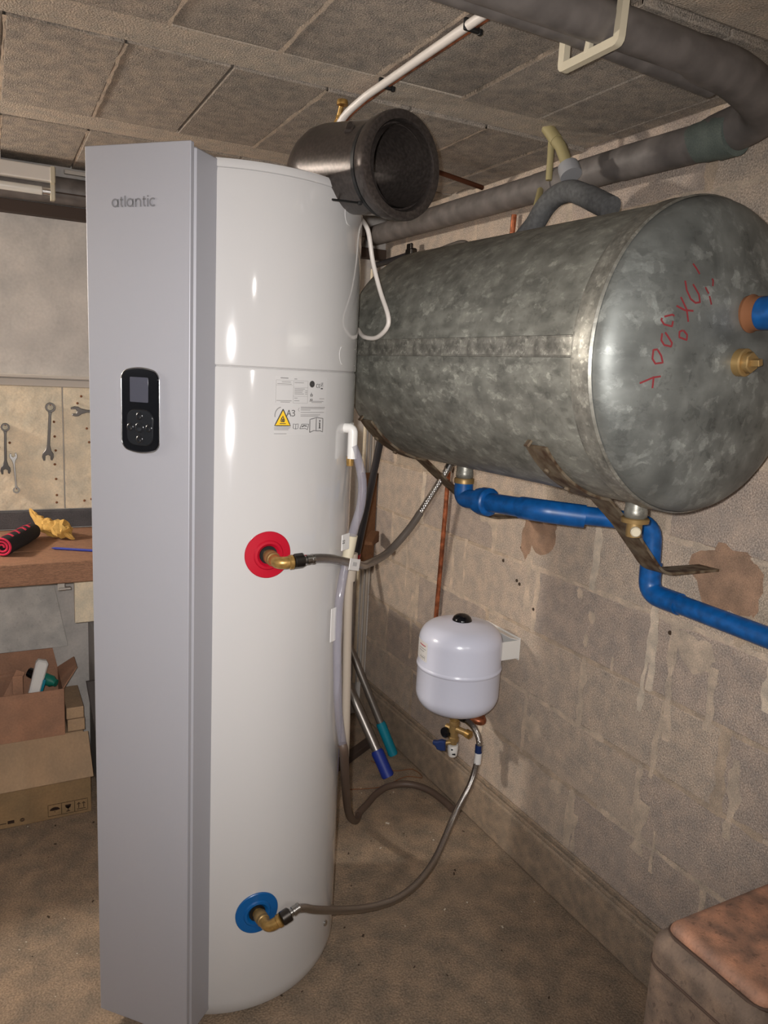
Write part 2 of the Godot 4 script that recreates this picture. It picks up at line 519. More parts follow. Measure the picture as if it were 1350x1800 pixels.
	# plastics, rubber, foam
	M.pvc = tri_map(mat(Color(0.47, 0.445, 0.43), 0.5), ntex(0.02, [[0.2, grey(0.82)], [0.8, grey(1.0)]], 256), 3.0)
	M.pvc_green = tri_map(mat(Color(0.46, 0.50, 0.47), 0.6), smear, 3.0)
	M.pale_plastic = mat(c8(206, 196, 172), 0.5)
	M.blue_pipe = tri_map(mat(Color(0.05, 0.36, 0.64), 0.38), ntex(0.03, [[0.2, grey(0.78)], [0.7, grey(1.0)]], 256), 4.0)
	M.foam = tri_map(mat(Color(0.40, 0.40, 0.40), 0.85), ntex(0.05, [[0.2, grey(0.8)], [0.8, grey(1.0)]], 256), 5.0, bump, 0.4)
	M.foam_pale = mat(c8(150, 150, 152), 0.8)
	M.yellow_rod = mat(c8(160, 148, 106), 0.6)
	M.duct = tri_map(mat(Color(0.33, 0.30, 0.285), 0.28, 0.5), ntex(0.06, [[0.2, grey(0.75)], [0.8, grey(1.0)]], 256), 6.0, bump, 0.12)
	M.rubber = mat(c8(22, 22, 22), 0.5)
	M.black_pipe = mat(c8(44, 42, 44), 0.38)
	M.white_cable = mat(c8(222, 214, 206), 0.4)
	M.white_plastic = mat(c8(232, 230, 226), 0.35)
	M.clear_hose = mat(Color(0.66, 0.65, 0.70, 0.4), 0.1)
	M.clear_hose.transparency = BaseMaterial3D.TRANSPARENCY_ALPHA
	M.beige_hose = mat(c8(172, 160, 146), 0.4)
	M.brown_hose = mat(c8(92, 76, 66), 0.5)
	M.vessel = mat(c8(220, 223, 240), 0.22); M.vessel.clearcoat_enabled = true; M.vessel.clearcoat = 0.4
	M.teal = mat(c8(0, 128, 150), 0.5)
	M.dark_blue = mat(c8(26, 50, 140), 0.5)
	M.navy = mat(c8(18, 42, 92), 0.45)
	# left corner
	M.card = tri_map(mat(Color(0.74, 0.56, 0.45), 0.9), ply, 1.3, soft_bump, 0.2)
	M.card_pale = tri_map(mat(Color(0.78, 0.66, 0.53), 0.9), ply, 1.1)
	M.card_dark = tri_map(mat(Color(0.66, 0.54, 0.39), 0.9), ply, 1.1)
	M.ink = mat(c8(52, 34, 24), 0.9)
	M.board_white = tri_map(mat(Color(0.96, 0.94, 0.91), 0.7), grain(61, 512, 0.04, 0.16, 0.02, 0.01, 0.04), 1.6)
	M.grey_box = mat(c8(168, 164, 160), 0.7)
	M.grey_lid = mat(c8(76, 70, 68), 0.7)
	M.cloth_black = mat(c8(28, 24, 26), 0.95)
	M.cloth_red = mat(c8(206, 44, 76), 0.95)
	M.chamois = tri_map(mat(Color(0.86, 0.68, 0.36), 0.85), ply, 4.0, soft_bump, 0.8)
	M.blue_pen = mat(c8(52, 64, 150), 0.35)
	M.green = mat(c8(30, 120, 104), 0.4)
	M.lamp_white = mat(c8(226, 220, 212), 0.35)
	M.lamp_tube = mat(c8(232, 230, 222), 0.15)
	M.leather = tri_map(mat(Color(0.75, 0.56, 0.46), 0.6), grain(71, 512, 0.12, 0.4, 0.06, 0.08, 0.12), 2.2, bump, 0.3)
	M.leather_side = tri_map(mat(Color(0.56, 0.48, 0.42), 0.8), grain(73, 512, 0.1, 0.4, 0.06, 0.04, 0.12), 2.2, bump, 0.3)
	M.piping = mat(c8(70, 52, 42), 0.7)
	M.pane = mat(Color(0.9, 0.95, 1.0, 0.08), 0.02); M.pane.transparency = BaseMaterial3D.TRANSPARENCY_ALPHA

# ------------------------------------------------------------------ the scene
const WALL := 1.5        # face of the block wall
const BACK := -2.95      # face of the back wall
const TOP := 2.19        # underside of the ceiling
const HA := Vector3(0.526, 0, -1.819)   # axis of the water heater
const HR := 0.298
const TANK := Vector3(1.13, 1.599, 0)
const TR := 0.285

func _ready() -> void:
	rng.seed = 7
	jitter.seed = 4; jitter.frequency = 0.01; jitter.fractal_octaves = 3
	var cam := Camera3D.new()
	cam.name = "camera"
	cam.position = Vector3(0, 1.55, 0)
	cam.rotation_degrees = Vector3(-10.2454, -27.8202, 2.9508)
	cam.fov = 68.18
	cam.near = 0.05
	add_child(cam)
	cam.current = true
	var we := WorldEnvironment.new()
	var env := Environment.new()
	env.background_mode = Environment.BG_SKY
	var sky := Sky.new()
	var psm := ProceduralSkyMaterial.new()
	psm.sky_top_color = Color(0.78, 0.84, 0.93); psm.sky_horizon_color = Color(0.92, 0.93, 0.95)
	psm.ground_bottom_color = Color(0.42, 0.41, 0.39); psm.ground_horizon_color = Color(0.62, 0.61, 0.6)
	psm.sun_angle_max = 1.0
	psm.sky_energy_multiplier = 1.0; psm.ground_energy_multiplier = 0.4
	sky.sky_material = psm
	env.sky = sky
	env.tonemap_mode = Environment.TONE_MAPPER_LINEAR
	env.tonemap_exposure = 1.22
	env.sdfgi_enabled = true; env.ssao_enabled = true; env.ssil_enabled = true
	we.environment = env
	we.name = "environment"
	add_child(we)
	# the phone's flash, just left of and above its lens
	var fl := SpotLight3D.new()
	fl.name = "phone_flash"
	fl.position = cam.transform * Vector3(-0.03, 0.02, 0.0)
	fl.rotation = cam.rotation
	fl.spot_angle = 50; fl.spot_angle_attenuation = 1.0
	fl.light_color = Color(1.0, 0.985, 0.975)
	fl.light_energy = 2.3; fl.light_size = 0.012; fl.spot_range = 14; fl.spot_attenuation = 2
	fl.shadow_enabled = true
	add_child(fl)
	# daylight comes through the window in the left wall and the open door behind the camera
	make_materials()
	build_shell()
	build_block_wall()
	build_ceiling()
	build_heater()
	build_duct()
	build_tank()
	build_pipes()
	build_hoses()
	build_vessel()
	build_corner()
	build_bench()
	build_boxes()
	build_stool()
	for o in find_children("*", "MeshInstance3D", true, false):
		if o.name.begins_with("print") or o.name.begins_with("symbols") or o.name.begins_with("handwriting") or o.name.begins_with("tag_print"): stuff(o)   # small print, joined
	for o in find_children("*", "GeometryInstance3D", true, false): o.cast_shadow = GeometryInstance3D.SHADOW_CASTING_SETTING_ON

func slab(called: String, parent: Node, m: Material, a: Vector3, c: Vector3, r := 0.004) -> MeshInstance3D:
	return part(called, parent, m, func(b): rbox(b, (c - a).abs(), r, Transform3D(Basis.IDENTITY, (a + c) / 2), 1))

func build_shell() -> void:
	var fl := struct(slab("floor", self, M.floor, Vector3(-2.75, -0.15, -3.15), Vector3(1.72, 0, 3.2)))
	var gp := MB.new(); var gd := MB.new()
	for i in 240:
		var p := Vector3(rng.randf_range(-0.2, 1.42), 0.0, rng.randf_range(-2.6, -0.9))
		var s := rng.randf_range(0.0012, 0.005) * (1.0 if rng.randf() < 0.85 else 1.6)
		rbox(gp if rng.randf() < 0.45 else gd, Vector3(s * rng.randf_range(1, 2.4), s * 0.7, s), s * 0.3, Transform3D(Basis(Vector3.UP, rng.randf() * TAU), p + Vector3(0, s * 0.3, 0)), 1)
	stuff(obj("pale_floor_grit", gp, M.grit_pale, fl))
	stuff(obj("dark_floor_grit", gd, M.grit_dark, fl))
	var back := struct(slab("wall_back", self, M.paint_wall, Vector3(-2.75, 0, BACK - 0.18), Vector3(1.7, TOP + 0.1, BACK)))
	# left wall with a window, front wall with an open door
	var lw := Node3D.new(); lw.name = "wall_left"; add_child(lw); struct(lw)
	var x0 := -2.6; var x1 := -2.75
	slab("lower_wall", lw, M.room_wall, Vector3(x1, 0, BACK), Vector3(x0, 0.95, 3.0))
	slab("upper_wall", lw, M.room_wall, Vector3(x1, 2.0, BACK), Vector3(x0, TOP + 0.1, 3.0))
	slab("wall_pier", lw, M.room_wall, Vector3(x1, 0.95, BACK), Vector3(x0, 2.0, -2.7))
	slab("wall_pier", lw, M.room_wall, Vector3(x1, 0.95, 0.5), Vector3(x0, 2.0, 3.0))
	var wn := Node3D.new(); wn.name = "window_1"; add_child(wn); struct(wn)
	for z in [-2.68, -1.6, -0.6, 0.48]: slab("window_frame", wn, M.white_trim, Vector3(-2.71, 0.97, z - 0.02), Vector3(-2.65, 1.98, z + 0.02))
	for y in [0.97, 1.98]: slab("window_frame", wn, M.white_trim, Vector3(-2.71, y - 0.02, -2.7), Vector3(-2.65, y + 0.02, 0.5))
	for z in [-2.14, -1.1, -0.06]: slab("pane", wn, M.pane, Vector3(-2.682, 0.99, z - 0.52), Vector3(-2.678, 1.96, z + 0.52), 0.001)
	var fw := Node3D.new(); fw.name = "wall_front"; add_child(fw); struct(fw)
	slab("left_part", fw, M.room_wall, Vector3(-2.75, 0, 3.0), Vector3(-1.0, TOP + 0.1, 3.15))
	slab("right_part", fw, M.room_wall, Vector3(-0.80, 0, 3.0), Vector3(1.7, TOP + 0.1, 3.15))
	slab("lintel", fw, M.room_wall, Vector3(-1.0, 2.05, 3.0), Vector3(-0.80, TOP + 0.1, 3.15))
	var dr := Node3D.new(); dr.name = "door_1"; add_child(dr); struct(dr)
	part("door_leaf", dr, M.white_trim, func(b): rbox(b, Vector3(0.4, 2.0, 0.04), 0.004, Transform3D(Basis(Vector3.UP, deg_to_rad(80)), Vector3(-1.06, 1.02, 2.78)), 1))
	# mouldings and boards of the back wall
	struct(part("trim_1", self, M.white_trim, func(b):
		rbox(b, Vector3(1.75, 0.012, 0.022), 0.003, Transform3D(Basis.IDENTITY, Vector3(-0.25, 1.484, BACK + 0.011)))
		rbox(b, Vector3(1.75, 0.026, 0.014), 0.003, Transform3D(Basis.IDENTITY, Vector3(-0.25, 1.463, BACK + 0.007)))))
	struct(slab("trim_2", self, M.dark_wood, Vector3(-1.6, 2.017, BACK), Vector3(1.48, 2.056, BACK + 0.05), 0.003))
	for q in [[-0.98, -0.375], [-0.37, 0.234], [0.238, 0.66]]:
		var p := slab("wall_panel", back, M.cream, Vector3(q[0], 1.012, BACK), Vector3(q[1], 1.45, BACK + 0.012), 0.002)
	var holes := MB.new()
	for q in [[0.206, 1.327], [0.207, 1.275], [0.209, 1.225], [0.205, 1.175], [0.208, 1.122], [0.209, 1.063], [0.208, 1.036], [0.302, 1.04], [0.326, 1.045], [0.33, 1.20], [0.322, 1.255], [0.315, 1.305], [0.298, 1.42], [0.285, 1.395], [0.062, 1.252], [0.028, 1.236]]:
		lathe(holes, [Vector2(0.0045, 0.0), Vector2(0.0038, 0.004), Vector2(0.0, 0.005)], 10, Transform3D(Basis(Vector3.RIGHT, PI / 2), Vector3(q[0], q[1], BACK + 0.012)))
	obj("nail_heads", holes, M.rust, back)
	slab("backsplash", back, M.backsplash, Vector3(-0.98, 0.945, BACK), Vector3(0.75, 1.008, BACK + 0.02), 0.003)

func build_block_wall() -> void:
	var wall := struct(slab("wall_right", self, M.mortar_grey, Vector3(WALL + 0.0035, -0.1, BACK - 0.18), Vector3(1.7, TOP + 0.1, 3.15), 0.001))
	var on_wall := func(u, v, h): return Vector3(WALL - h, v, u)
	var face := func(u, v, h): return Vector3(WALL + 0.0035 - h, v, u)
	# every block is a piece of its own
	for k in 10:
		var y0 := 0.165 + 0.205 * k
		var y1: float = min(y0 + 0.197, TOP + 0.01)
		var z := (-1.076 if k % 2 == 0 else -1.317) + 0.482 * 2
		while z - 0.482 > BACK - 0.45:
			var za: float = max(z - 0.482 + 0.004, BACK - 0.02)
			var zb := z - 0.004
			if zb - za > 0.03:
				var proud := rng.randf_range(-0.0012, 0.0014)
				part("concrete_block", wall, M["block_%d" % rng.randi_range(0, 5)], func(b): rbox(b, Vector3(0.05, y1 - y0, zb - za), 0.005, Transform3D(Basis(Vector3.UP, rng.randf_range(-0.002, 0.002)), Vector3(WALL + 0.025 - proud, (y0 + y1) / 2, (za + zb) / 2)), 1))
			# the upright joint, its mortar smeared to both sides
			if z > BACK + 0.1 and z < -0.4:
				var m: Material = [M.mortar, M.mortar_pale, M.mortar, M.mortar_grey][rng.randi_range(0, 3)]
				part("mortar_joint", wall, m, func(b): seam(b, face, Vector2(z, y0 - 0.004), Vector2(z + rng.randf_range(-0.006, 0.006), y1 + 0.006), rng.randf_range(0.008, 0.017), 0.0055, k * 31 + int(z * 100)))
			z -= 0.482
		if k > 0:
			for s in 5:
				var a := -0.45 - 0.5 * s
				var m2: Material = M.mortar if rng.randf() < 0.45 else M.mortar_grey
				var w: float = rng.randf_range(0.005, 0.0105)
				part("mortar_joint", wall, m2, func(b): seam(b, face, Vector2(a, y0 - 0.004), Vector2(a - 0.5, y0 - 0.004), w, 0.005, k * 17 + s * 5))
	# runs, splashes and patches of mortar that the photograph shows
	for q in [[-1.33, 0.90, 0.012, 0.19, 0.06, 1], [-1.255, 0.83, 0.014, 0.16, -0.05, 0], [-1.27, 0.66, 0.010, 0.11, 0.05, 0], [-1.84, 0.94, 0.016, 0.11, 0.03, 0], [-1.60, 0.96, 0.013, 0.016, 0.0, 0], [-1.545, 0.905, 0.014, 0.02, 0.2, 0], [-1.56, 0.83, 0.012, 0.022, 0.0, 0], [-1.45, 0.80, 0.005, 0.02, 0.0, 0],
			[-1.95, 0.66, 0.06, 0.035, 0.4, 0], [-1.75, 0.46, 0.035, 0.05, 0.3, 0], [-1.18, 0.93, 0.06, 0.04, -0.3, 0], [-1.13, 0.83, 0.012, 0.08, 0.0, 0], [-1.04, 0.62, 0.018, 0.10, 0.0, 0], [-1.29, 0.40, 0.02, 0.075, 0.1, 0], [-1.24, 0.36, 0.006, 0.06, 0.0, 0], [-2.2, 0.9, 0.012, 0.09, 0.0, 0], [-2.55, 0.55, 0.014, 0.14, 0.0, 0], [-2.62, 0.80, 0.011, 0.12, 0.0, 0],
			[-2.34, 0.95, 0.012, 0.14, 0.0, 0], [-2.05, 1.13, 0.08, 0.05, 0.5, 0], [-1.62, 0.34, 0.03, 0.02, 0.5, 0], [-1.53, 0.24, 0.012, 0.06, 0.0, 0], [-0.98, 0.95, 0.02, 0.09, 0.1, 1]]:
		part("mortar_smear", wall, M.mortar_pale if q[5] == 1 else M.mortar, func(b):
			if q[3] > q[2] * 3.0: seam(b, on_wall, Vector2(q[0] - q[4] * q[3], q[1] - q[3]), Vector2(q[0] + q[4] * q[3], q[1] + q[3]), q[2] * 0.8, 0.0022, int(q[1] * 1000), 0.9)
			else: blob(b, on_wall, Vector2(q[0], q[1]), Vector2(q[2], q[3]), 0.003, int(q[1] * 1000), q[4], 0.5))
	for q in [[-1.80, 1.115, 0.075, 0.07, 0.2], [-1.13, 1.14, 0.10, 0.085, -0.2], [-1.86, 1.06, 0.03, 0.05, 0.0]]:
		part("mortar_patch", wall, M.mortar_rust, func(b): blob(b, on_wall, Vector2(q[0], q[1]), Vector2(q[2], q[3]), 0.006, int(q[0] * -1000), q[4], 0.3))
	var dots := MB.new()
	for q in [[-1.885, 1.03], [-1.975, 0.965], [-1.88, 0.91], [-1.895, 0.918], [-1.80, 0.85], [-1.37, 1.17], [-1.365, 1.13], [-2.55, 1.02], [-2.35, 1.05], [-1.27, 0.95]]:
		lathe(dots, [Vector2(0.006, 0.0), Vector2(0.005, 0.002), Vector2(0.0, 0.0022)], 10, Transform3D(Basis(Vector3.BACK, PI / 2), Vector3(WALL - 0.001, q[1], q[0])))
	obj("anchor_holes", dots, M.grit_dark, wall)
	# the concrete footing along the wall, with its two laths on top
	var pl := struct(slab("trim_3", self, M.plinth, Vector3(1.474, 0, BACK), Vector3(WALL + 0.02, 0.155, 3.0), 0.012))
	var foot := func(u, v, h): return Vector3(1.474 - h, v, u)
	for q in [[-1.12, 0.06, 0.16, 0.04, 0.1], [-1.75, 0.07, 0.2, 0.04, 0.05], [-2.25, 0.05, 0.18, 0.035, 0.0]]:
		part("mortar_smear", pl, M.plinth, func(b): blob(b, foot, Vector2(q[0], q[1]), Vector2(q[2], q[3]), 0.004, int(q[0] * -777), q[4]))
	slab("lath", pl, M.plinth, Vector3(1.478, 0.153, BACK), Vector3(1.487, 0.166, 1.0), 0.003)
	slab("lath", pl, M.plinth, Vector3(1.491, 0.153, BACK), Vector3(1.499, 0.176, 1.0), 0.003)

func build_ceiling() -> void:
	var ce := struct(slab("ceiling", self, M.room_wall, Vector3(-2.75, TOP + 0.012, -3.15), Vector3(1.72, TOP + 0.25, 3.2), 0.001))
	var under := func(u, v, h): return Vector3(u, TOP + 0.012 - h, v)
	for i in 6:
		var zc: float = -2.38 + 0.69 * i
		part("concrete_beam", ce, M.beam, func(b): rbox(b, Vector3(3.6, 0.05, 0.128), 0.006, Transform3D(Basis(Vector3.UP, -0.012), Vector3(-0.32, TOP + 0.024, zc)), 1))
		# hollow blocks between this beam and the one behind it
		var za := zc - 0.062 - 0.005
		var zb := zc - 0.69 + 0.062 + 0.005
		if zb < BACK: zb = BACK
		var off: float = [0.06, 0.055, 0.115, 0.02, 0.09, 0.0][i]
		var nx := int((1.5 - off) / 0.2225)
		for j in range(-4 if i < 4 else -1, nx + 1):
			var xa := off + 0.2225 * j + 0.002
			var xb: float = min(xa + 0.2185, WALL)
			if xb - xa < 0.03: continue
			part("hollow_block", ce, M["hollow_%d" % rng.randi_range(0, 5)], func(b): rbox(b, Vector3(xb - xa, 0.05, za - zb), 0.004, Transform3D(Basis(Vector3.FORWARD, rng.randf_range(-0.006, 0.006)), Vector3((xa + xb) / 2, TOP + 0.025 + rng.randf_range(-0.003, 0.002), (za + zb) / 2)), 1))
			if rng.randf() < 0.6 and i < 4:
				part("mortar_joint", ce, M.mortar, func(b): seam(b, under, Vector2(xa - 0.002, za), Vector2(xa - 0.002 + rng.randf_range(-0.004, 0.004), zb), 0.0045, 0.014, i * 41 + j * 7, 1.1))

func build_heater() -> void:
	var h := thing("water_heater", "tall white cylindrical water heater with a silver grey front column, standing on the floor", "water heater", HA)
	var ax := Transform3D(Basis.IDENTITY, HA)
	part("lower_shell", h, M.enamel, func(b): lathe(b, [Vector2(0.0, 0.012), Vector2(0.270, 0.012), Vector2(0.288, 0.022), Vector2(0.296, 0.04), Vector2(HR, 0.06), Vector2(HR, 1.545), Vector2(HR - 0.001, 1.550), Vector2(HR - 0.004, 1.5515)], 128, ax))
	part("upper_shell", h, M.enamel, func(b): lathe(b, [Vector2(HR - 0.004, 1.5515), Vector2(HR + 0.0005, 1.5545), Vector2(HR + 0.0008, 1.558), Vector2(HR + 0.0008, 1.922), Vector2(HR - 0.001, 1.930)], 128, ax))
	part("top_rim", h, M.enamel, func(b): lathe(b, [Vector2(HR - 0.003, 1.930), Vector2(HR + 0.001, 1.932), Vector2(HR + 0.001, 1.942), Vector2(HR - 0.002, 1.948), Vector2(HR - 0.01, 1.951)], 128, ax))
	part("top_cover", h, M.lid, func(b): lathe(b, [Vector2(HR - 0.01, 1.951), Vector2(HR - 0.03, 1.953), Vector2(0.0, 1.955)], 96, ax))
	for a in 3:
		var p := HA + Vector3(sin(a * TAU / 3) * 0.2, 0.0065, cos(a * TAU / 3) * 0.2)
		part("foot", h, M.rubber, func(b): lathe(b, [Vector2(0.0, -0.0065), Vector2(0.026, -0.0065), Vector2(0.024, 0.0065), Vector2(0.0, 0.0065)], 20, Transform3D(Basis.IDENTITY, p)))
	# front column, turned to the left
	var an := deg_to_rad(-46.5)
	var n := Vector3(sin(an), 0, cos(an))
	var t := Vector3(cos(an), 0, -sin(an))
	var fr := func(s: float, y: float, d: float) -> Vector3: return HA + t * s + n * d + Vector3.UP * y
	var pf := Transform3D(Basis(t, Vector3.UP, n), HA)
	part("front_panel", h, M.silver, func(b): rbox(b, Vector3(0.237, 1.914, 0.012), 0.0022, pf * Transform3D(Basis.IDENTITY, Vector3(0, 0.997, 0.354)), 2))
	part("column_shell", h, M.silver, func(b):
		var sec := PackedVector2Array([Vector2(-0.114, 0.20), Vector2(0.114, 0.20), Vector2(0.1205, 0.268), Vector2(0.1205, 0.343), Vector2(0.1165, 0.347), Vector2(-0.1165, 0.347), Vector2(-0.1205, 0.343), Vector2(-0.1205, 0.268)])
		prism(b, sec, 1.902, Transform3D(Basis(t, n, Vector3.UP), HA + Vector3.UP * 0.045), 0.003))
	var flat_map := func(u: float, v: float, hh: float) -> Vector3: return HA + t * u + Vector3.UP * v + n * (0.36 + hh)
	# brand lettering of rings and stems
	part("logo", h, M.logo, func(b):
		var w := 0.0031
		var x := -0.0565
		var y := 1.8415
		for ch in "atlantic":
			match ch:
				"a":
					ribbon(b, flat_map, arc(Vector2(x + 0.0075, y + 0.0068), Vector2(0.0066, 0.0066), 0, 360, 22), w)
					ribbon(b, flat_map, [Vector2(x + 0.0142, y + 0.0135), Vector2(x + 0.0142, y - 0.0012)], w)
					x += 0.0185
				"t":
					ribbon(b, flat_map, [Vector2(x + 0.003, y + 0.0175), Vector2(x + 0.003, y + 0.0035), Vector2(x + 0.0042, y + 0.0008), Vector2(x + 0.0072, y)], w)
					ribbon(b, flat_map, [Vector2(x + 0.0005, y + 0.0125), Vector2(x + 0.0078, y + 0.0125)], w * 0.9)
					x += 0.0098
				"l":
					ribbon(b, flat_map, [Vector2(x + 0.002, y + 0.0195), Vector2(x + 0.002, y + 0.002), Vector2(x + 0.0035, y - 0.0003)], w)
					x += 0.0058
				"n":
					ribbon(b, flat_map, [Vector2(x + 0.002, y - 0.0012), Vector2(x + 0.002, y + 0.0135)], w)
					ribbon(b, flat_map, [Vector2(x + 0.002, y + 0.008)] + arc(Vector2(x + 0.0075, y + 0.0075), Vector2(0.0053, 0.0057), 160, 0, 9) + [Vector2(x + 0.0128, y - 0.0012)], w)
					x += 0.0172
				"i":
					ribbon(b, flat_map, [Vector2(x + 0.002, y - 0.0012), Vector2(x + 0.002, y + 0.0135)], w)
					ribbon(b, flat_map, [Vector2(x + 0.002, y + 0.0163), Vector2(x + 0.002, y + 0.0192)], w)
					x += 0.006
				"c":
					ribbon(b, flat_map, arc(Vector2(x + 0.0072, y + 0.0067), Vector2(0.0066, 0.0066), 50, 310, 18), w)
					x += 0.015
	)
	var cx := 0.0055
	var pn := part("control_panel", h, M.gloss_black, func(b): prism(b, rounded(0.087, 0.147, 0.013, 0.009), 0.003, pf * Transform3D(Basis.IDENTITY, Vector3(cx, 1.456, 0.36)), 0.0012))
	part("trim_ring", pn, M.chrome, func(b):
		var pts := []
		for q in rounded(0.0895, 0.1495, 0.014, 0.0092): pts.append(fr.call(q.x + cx, q.y + 1.456, 0.3607))
		pts.append(pts[0])
		sweep(b, pts, 0.0012, 8, false))
	part("screen", pn, M.screen, func(b): prism(b, rounded(0.043, 0.049, 0.002), 0.0006, pf * Transform3D(Basis.IDENTITY, Vector3(cx - 0.001, 1.497, 0.3628)), 0.0002))
	part("key_pad", pn, M.key, func(b): prism(b, rounded(0.062, 0.066, 0.016, 0.003), 0.0022, pf * Transform3D(Basis.IDENTITY, Vector3(cx + 0.001, 1.4225, 0.3628)), 0.0016))
	for q in [[0.0, 0.0, 0.0075], [0.0, 0.023, 0.0052], [0.0, -0.023, 0.0052], [0.022, 0.0, 0.0052], [-0.022, 0.0, 0.0052]]:
		part("button", pn, M.key, func(b): lathe(b, [Vector2(q[2] + 0.003, 0.0), Vector2(q[2] + 0.002, 0.0012), Vector2(q[2], 0.0018), Vector2(q[2] * 0.5, 0.0008), Vector2(0.0, 0.0005)], 20, along(fr.call(cx + 0.001 + q[0], 1.4225 + q[1], 0.365), n)))
	# stickers on the round shell: u is measured along the shell to the right of its front line
	var shell := func(u: float, v: float, hh: float) -> Vector3: return HA + Vector3(sin(u / HR), 0, cos(u / HR)) * (HR + 0.0003 + hh) + Vector3.UP * v
	var lb := func(called: String, u0: float, u1: float, v0: float, v1: float) -> MeshInstance3D:
		return part(called, h, M.label_film, func(b): ribbon(b, shell, range(13).map(func(i): return Vector2(lerpf(u0, u1, i / 12.0), (v0 + v1) / 2)), v1 - v0, 0.0002))
	var r1: MeshInstance3D = lb.call("rating_label", 0.0045, 0.1405, 1.480, 1.5375)
	part("print", r1, M.print_grey, func(b):
		var hh := 0.0004
		ribbon(b, shell, [Vector2(0.017, 1.5335), Vector2(0.035, 1.5335)], 0.0022, hh)
		ribbon(b, shell, [Vector2(0.049, 1.5325), Vector2(0.056, 1.5325)], 0.0016, hh)
		for q in [[0.0075, 0.0455, 1.529], [0.0075, 0.0455, 1.5185], [0.0475, 0.084, 1.515], [0.0475, 0.084, 1.4965], [0.0475, 0.084, 1.482], [0.0475, 0.084, 1.529]]: ribbon(b, shell, [Vector2(q[0], q[2]), Vector2(q[1], q[2])], 0.0005, hh)
		for u in [0.0075, 0.0475, 0.084]: ribbon(b, shell, [Vector2(u, 1.482), Vector2(u, 1.529)], 0.0005, hh)
		for q in [[0.02, 0.041, 1.5255], [0.01, 0.043, 1.5213], [0.009, 0.044, 1.4865], [0.018, 0.04, 1.4835], [0.05, 0.073, 1.525], [0.05, 0.076, 1.512], [0.05, 0.072, 1.5085], [0.05, 0.07, 1.505], [0.05, 0.074, 1.5015], [0.077, 0.083, 1.5085], [0.077, 0.083, 1.505], [0.077, 0.083, 1.5015], [0.05, 0.058, 1.4925], [0.05, 0.063, 1.487], [0.118, 0.133, 1.492], [0.089, 0.131, 1.4865], [0.095, 0.126, 1.4838]]: ribbon(b, shell, [Vector2(q[0], q[2]), Vector2(q[1], q[2])], 0.0013, hh))
	part("print", r1, M.print, func(b):
		var hh := 0.0005
		for k in 4: ribbon(b, shell, arc(Vector2(0.0955, 1.523), Vector2(0.0062 - 0.0016 * k, 0.0062 - 0.0016 * k), 0, 360, 20), 0.0018, hh)
		text(b, shell, "CE", Vector2(0.1065, 1.5195), 0.0085, hh)
		text(b, shell, "A3", Vector2(0.0905, 1.4895), 0.0045, hh, true)
		ribbon(b, shell, [Vector2(0.121, 1.514), Vector2(0.1275, 1.514)], 0.0025, hh)
		ribbon(b, shell, [Vector2(0.1215, 1.5175), Vector2(0.1225, 1.526), Vector2(0.1265, 1.526), Vector2(0.127, 1.5175)], 0.0008, hh)
		ribbon(b, shell, [Vector2(0.121, 1.5175), Vector2(0.1277, 1.527)], 0.0006, hh)
		ribbon(b, shell, [Vector2(0.092, 1.4955), Vector2(0.0945, 1.505), Vector2(0.097, 1.4955)], 0.0008, hh)
		ribbon(b, shell, arc(Vector2(0.0945, 1.4995), Vector2(0.0035, 0.002), 0, 360, 10), 0.0007, hh))
	var r2: MeshInstance3D = lb.call("warning_label", 0.0045, 0.1405, 1.4135, 1.4765)
	part("print", r2, M.print_grey, func(b):
		var hh := 0.0004
		ribbon(b, shell, [Vector2(0.067, 1.4735), Vector2(0.1365, 1.4735)], 0.0017, hh)
		for q in [[0.067, 0.135, 1.4705], [0.067, 0.093, 1.4675], [0.067, 0.134, 1.4625], [0.067, 0.122, 1.4575], [0.067, 0.117, 1.4545], [0.0052, 0.043, 1.4305], [0.0052, 0.041, 1.428], [0.0052, 0.038, 1.4255], [0.0052, 0.034, 1.417]]: ribbon(b, shell, [Vector2(q[0], q[2]), Vector2(q[1], q[2])], 0.0012, hh)
		ribbon(b, shell, [Vector2(0.0635, 1.4725), Vector2(0.0605, 1.4685), Vector2(0.0635, 1.4645)], 0.001, hh)
		ribbon(b, shell, [Vector2(0.0065, 1.452)] + arc(Vector2(0.022, 1.4555), Vector2(0.0155, 0.0175), 190, 100, 8), 0.0022, hh))
	part("triangle", r2, M.print_yellow, func(b): tri_sign(b, shell))
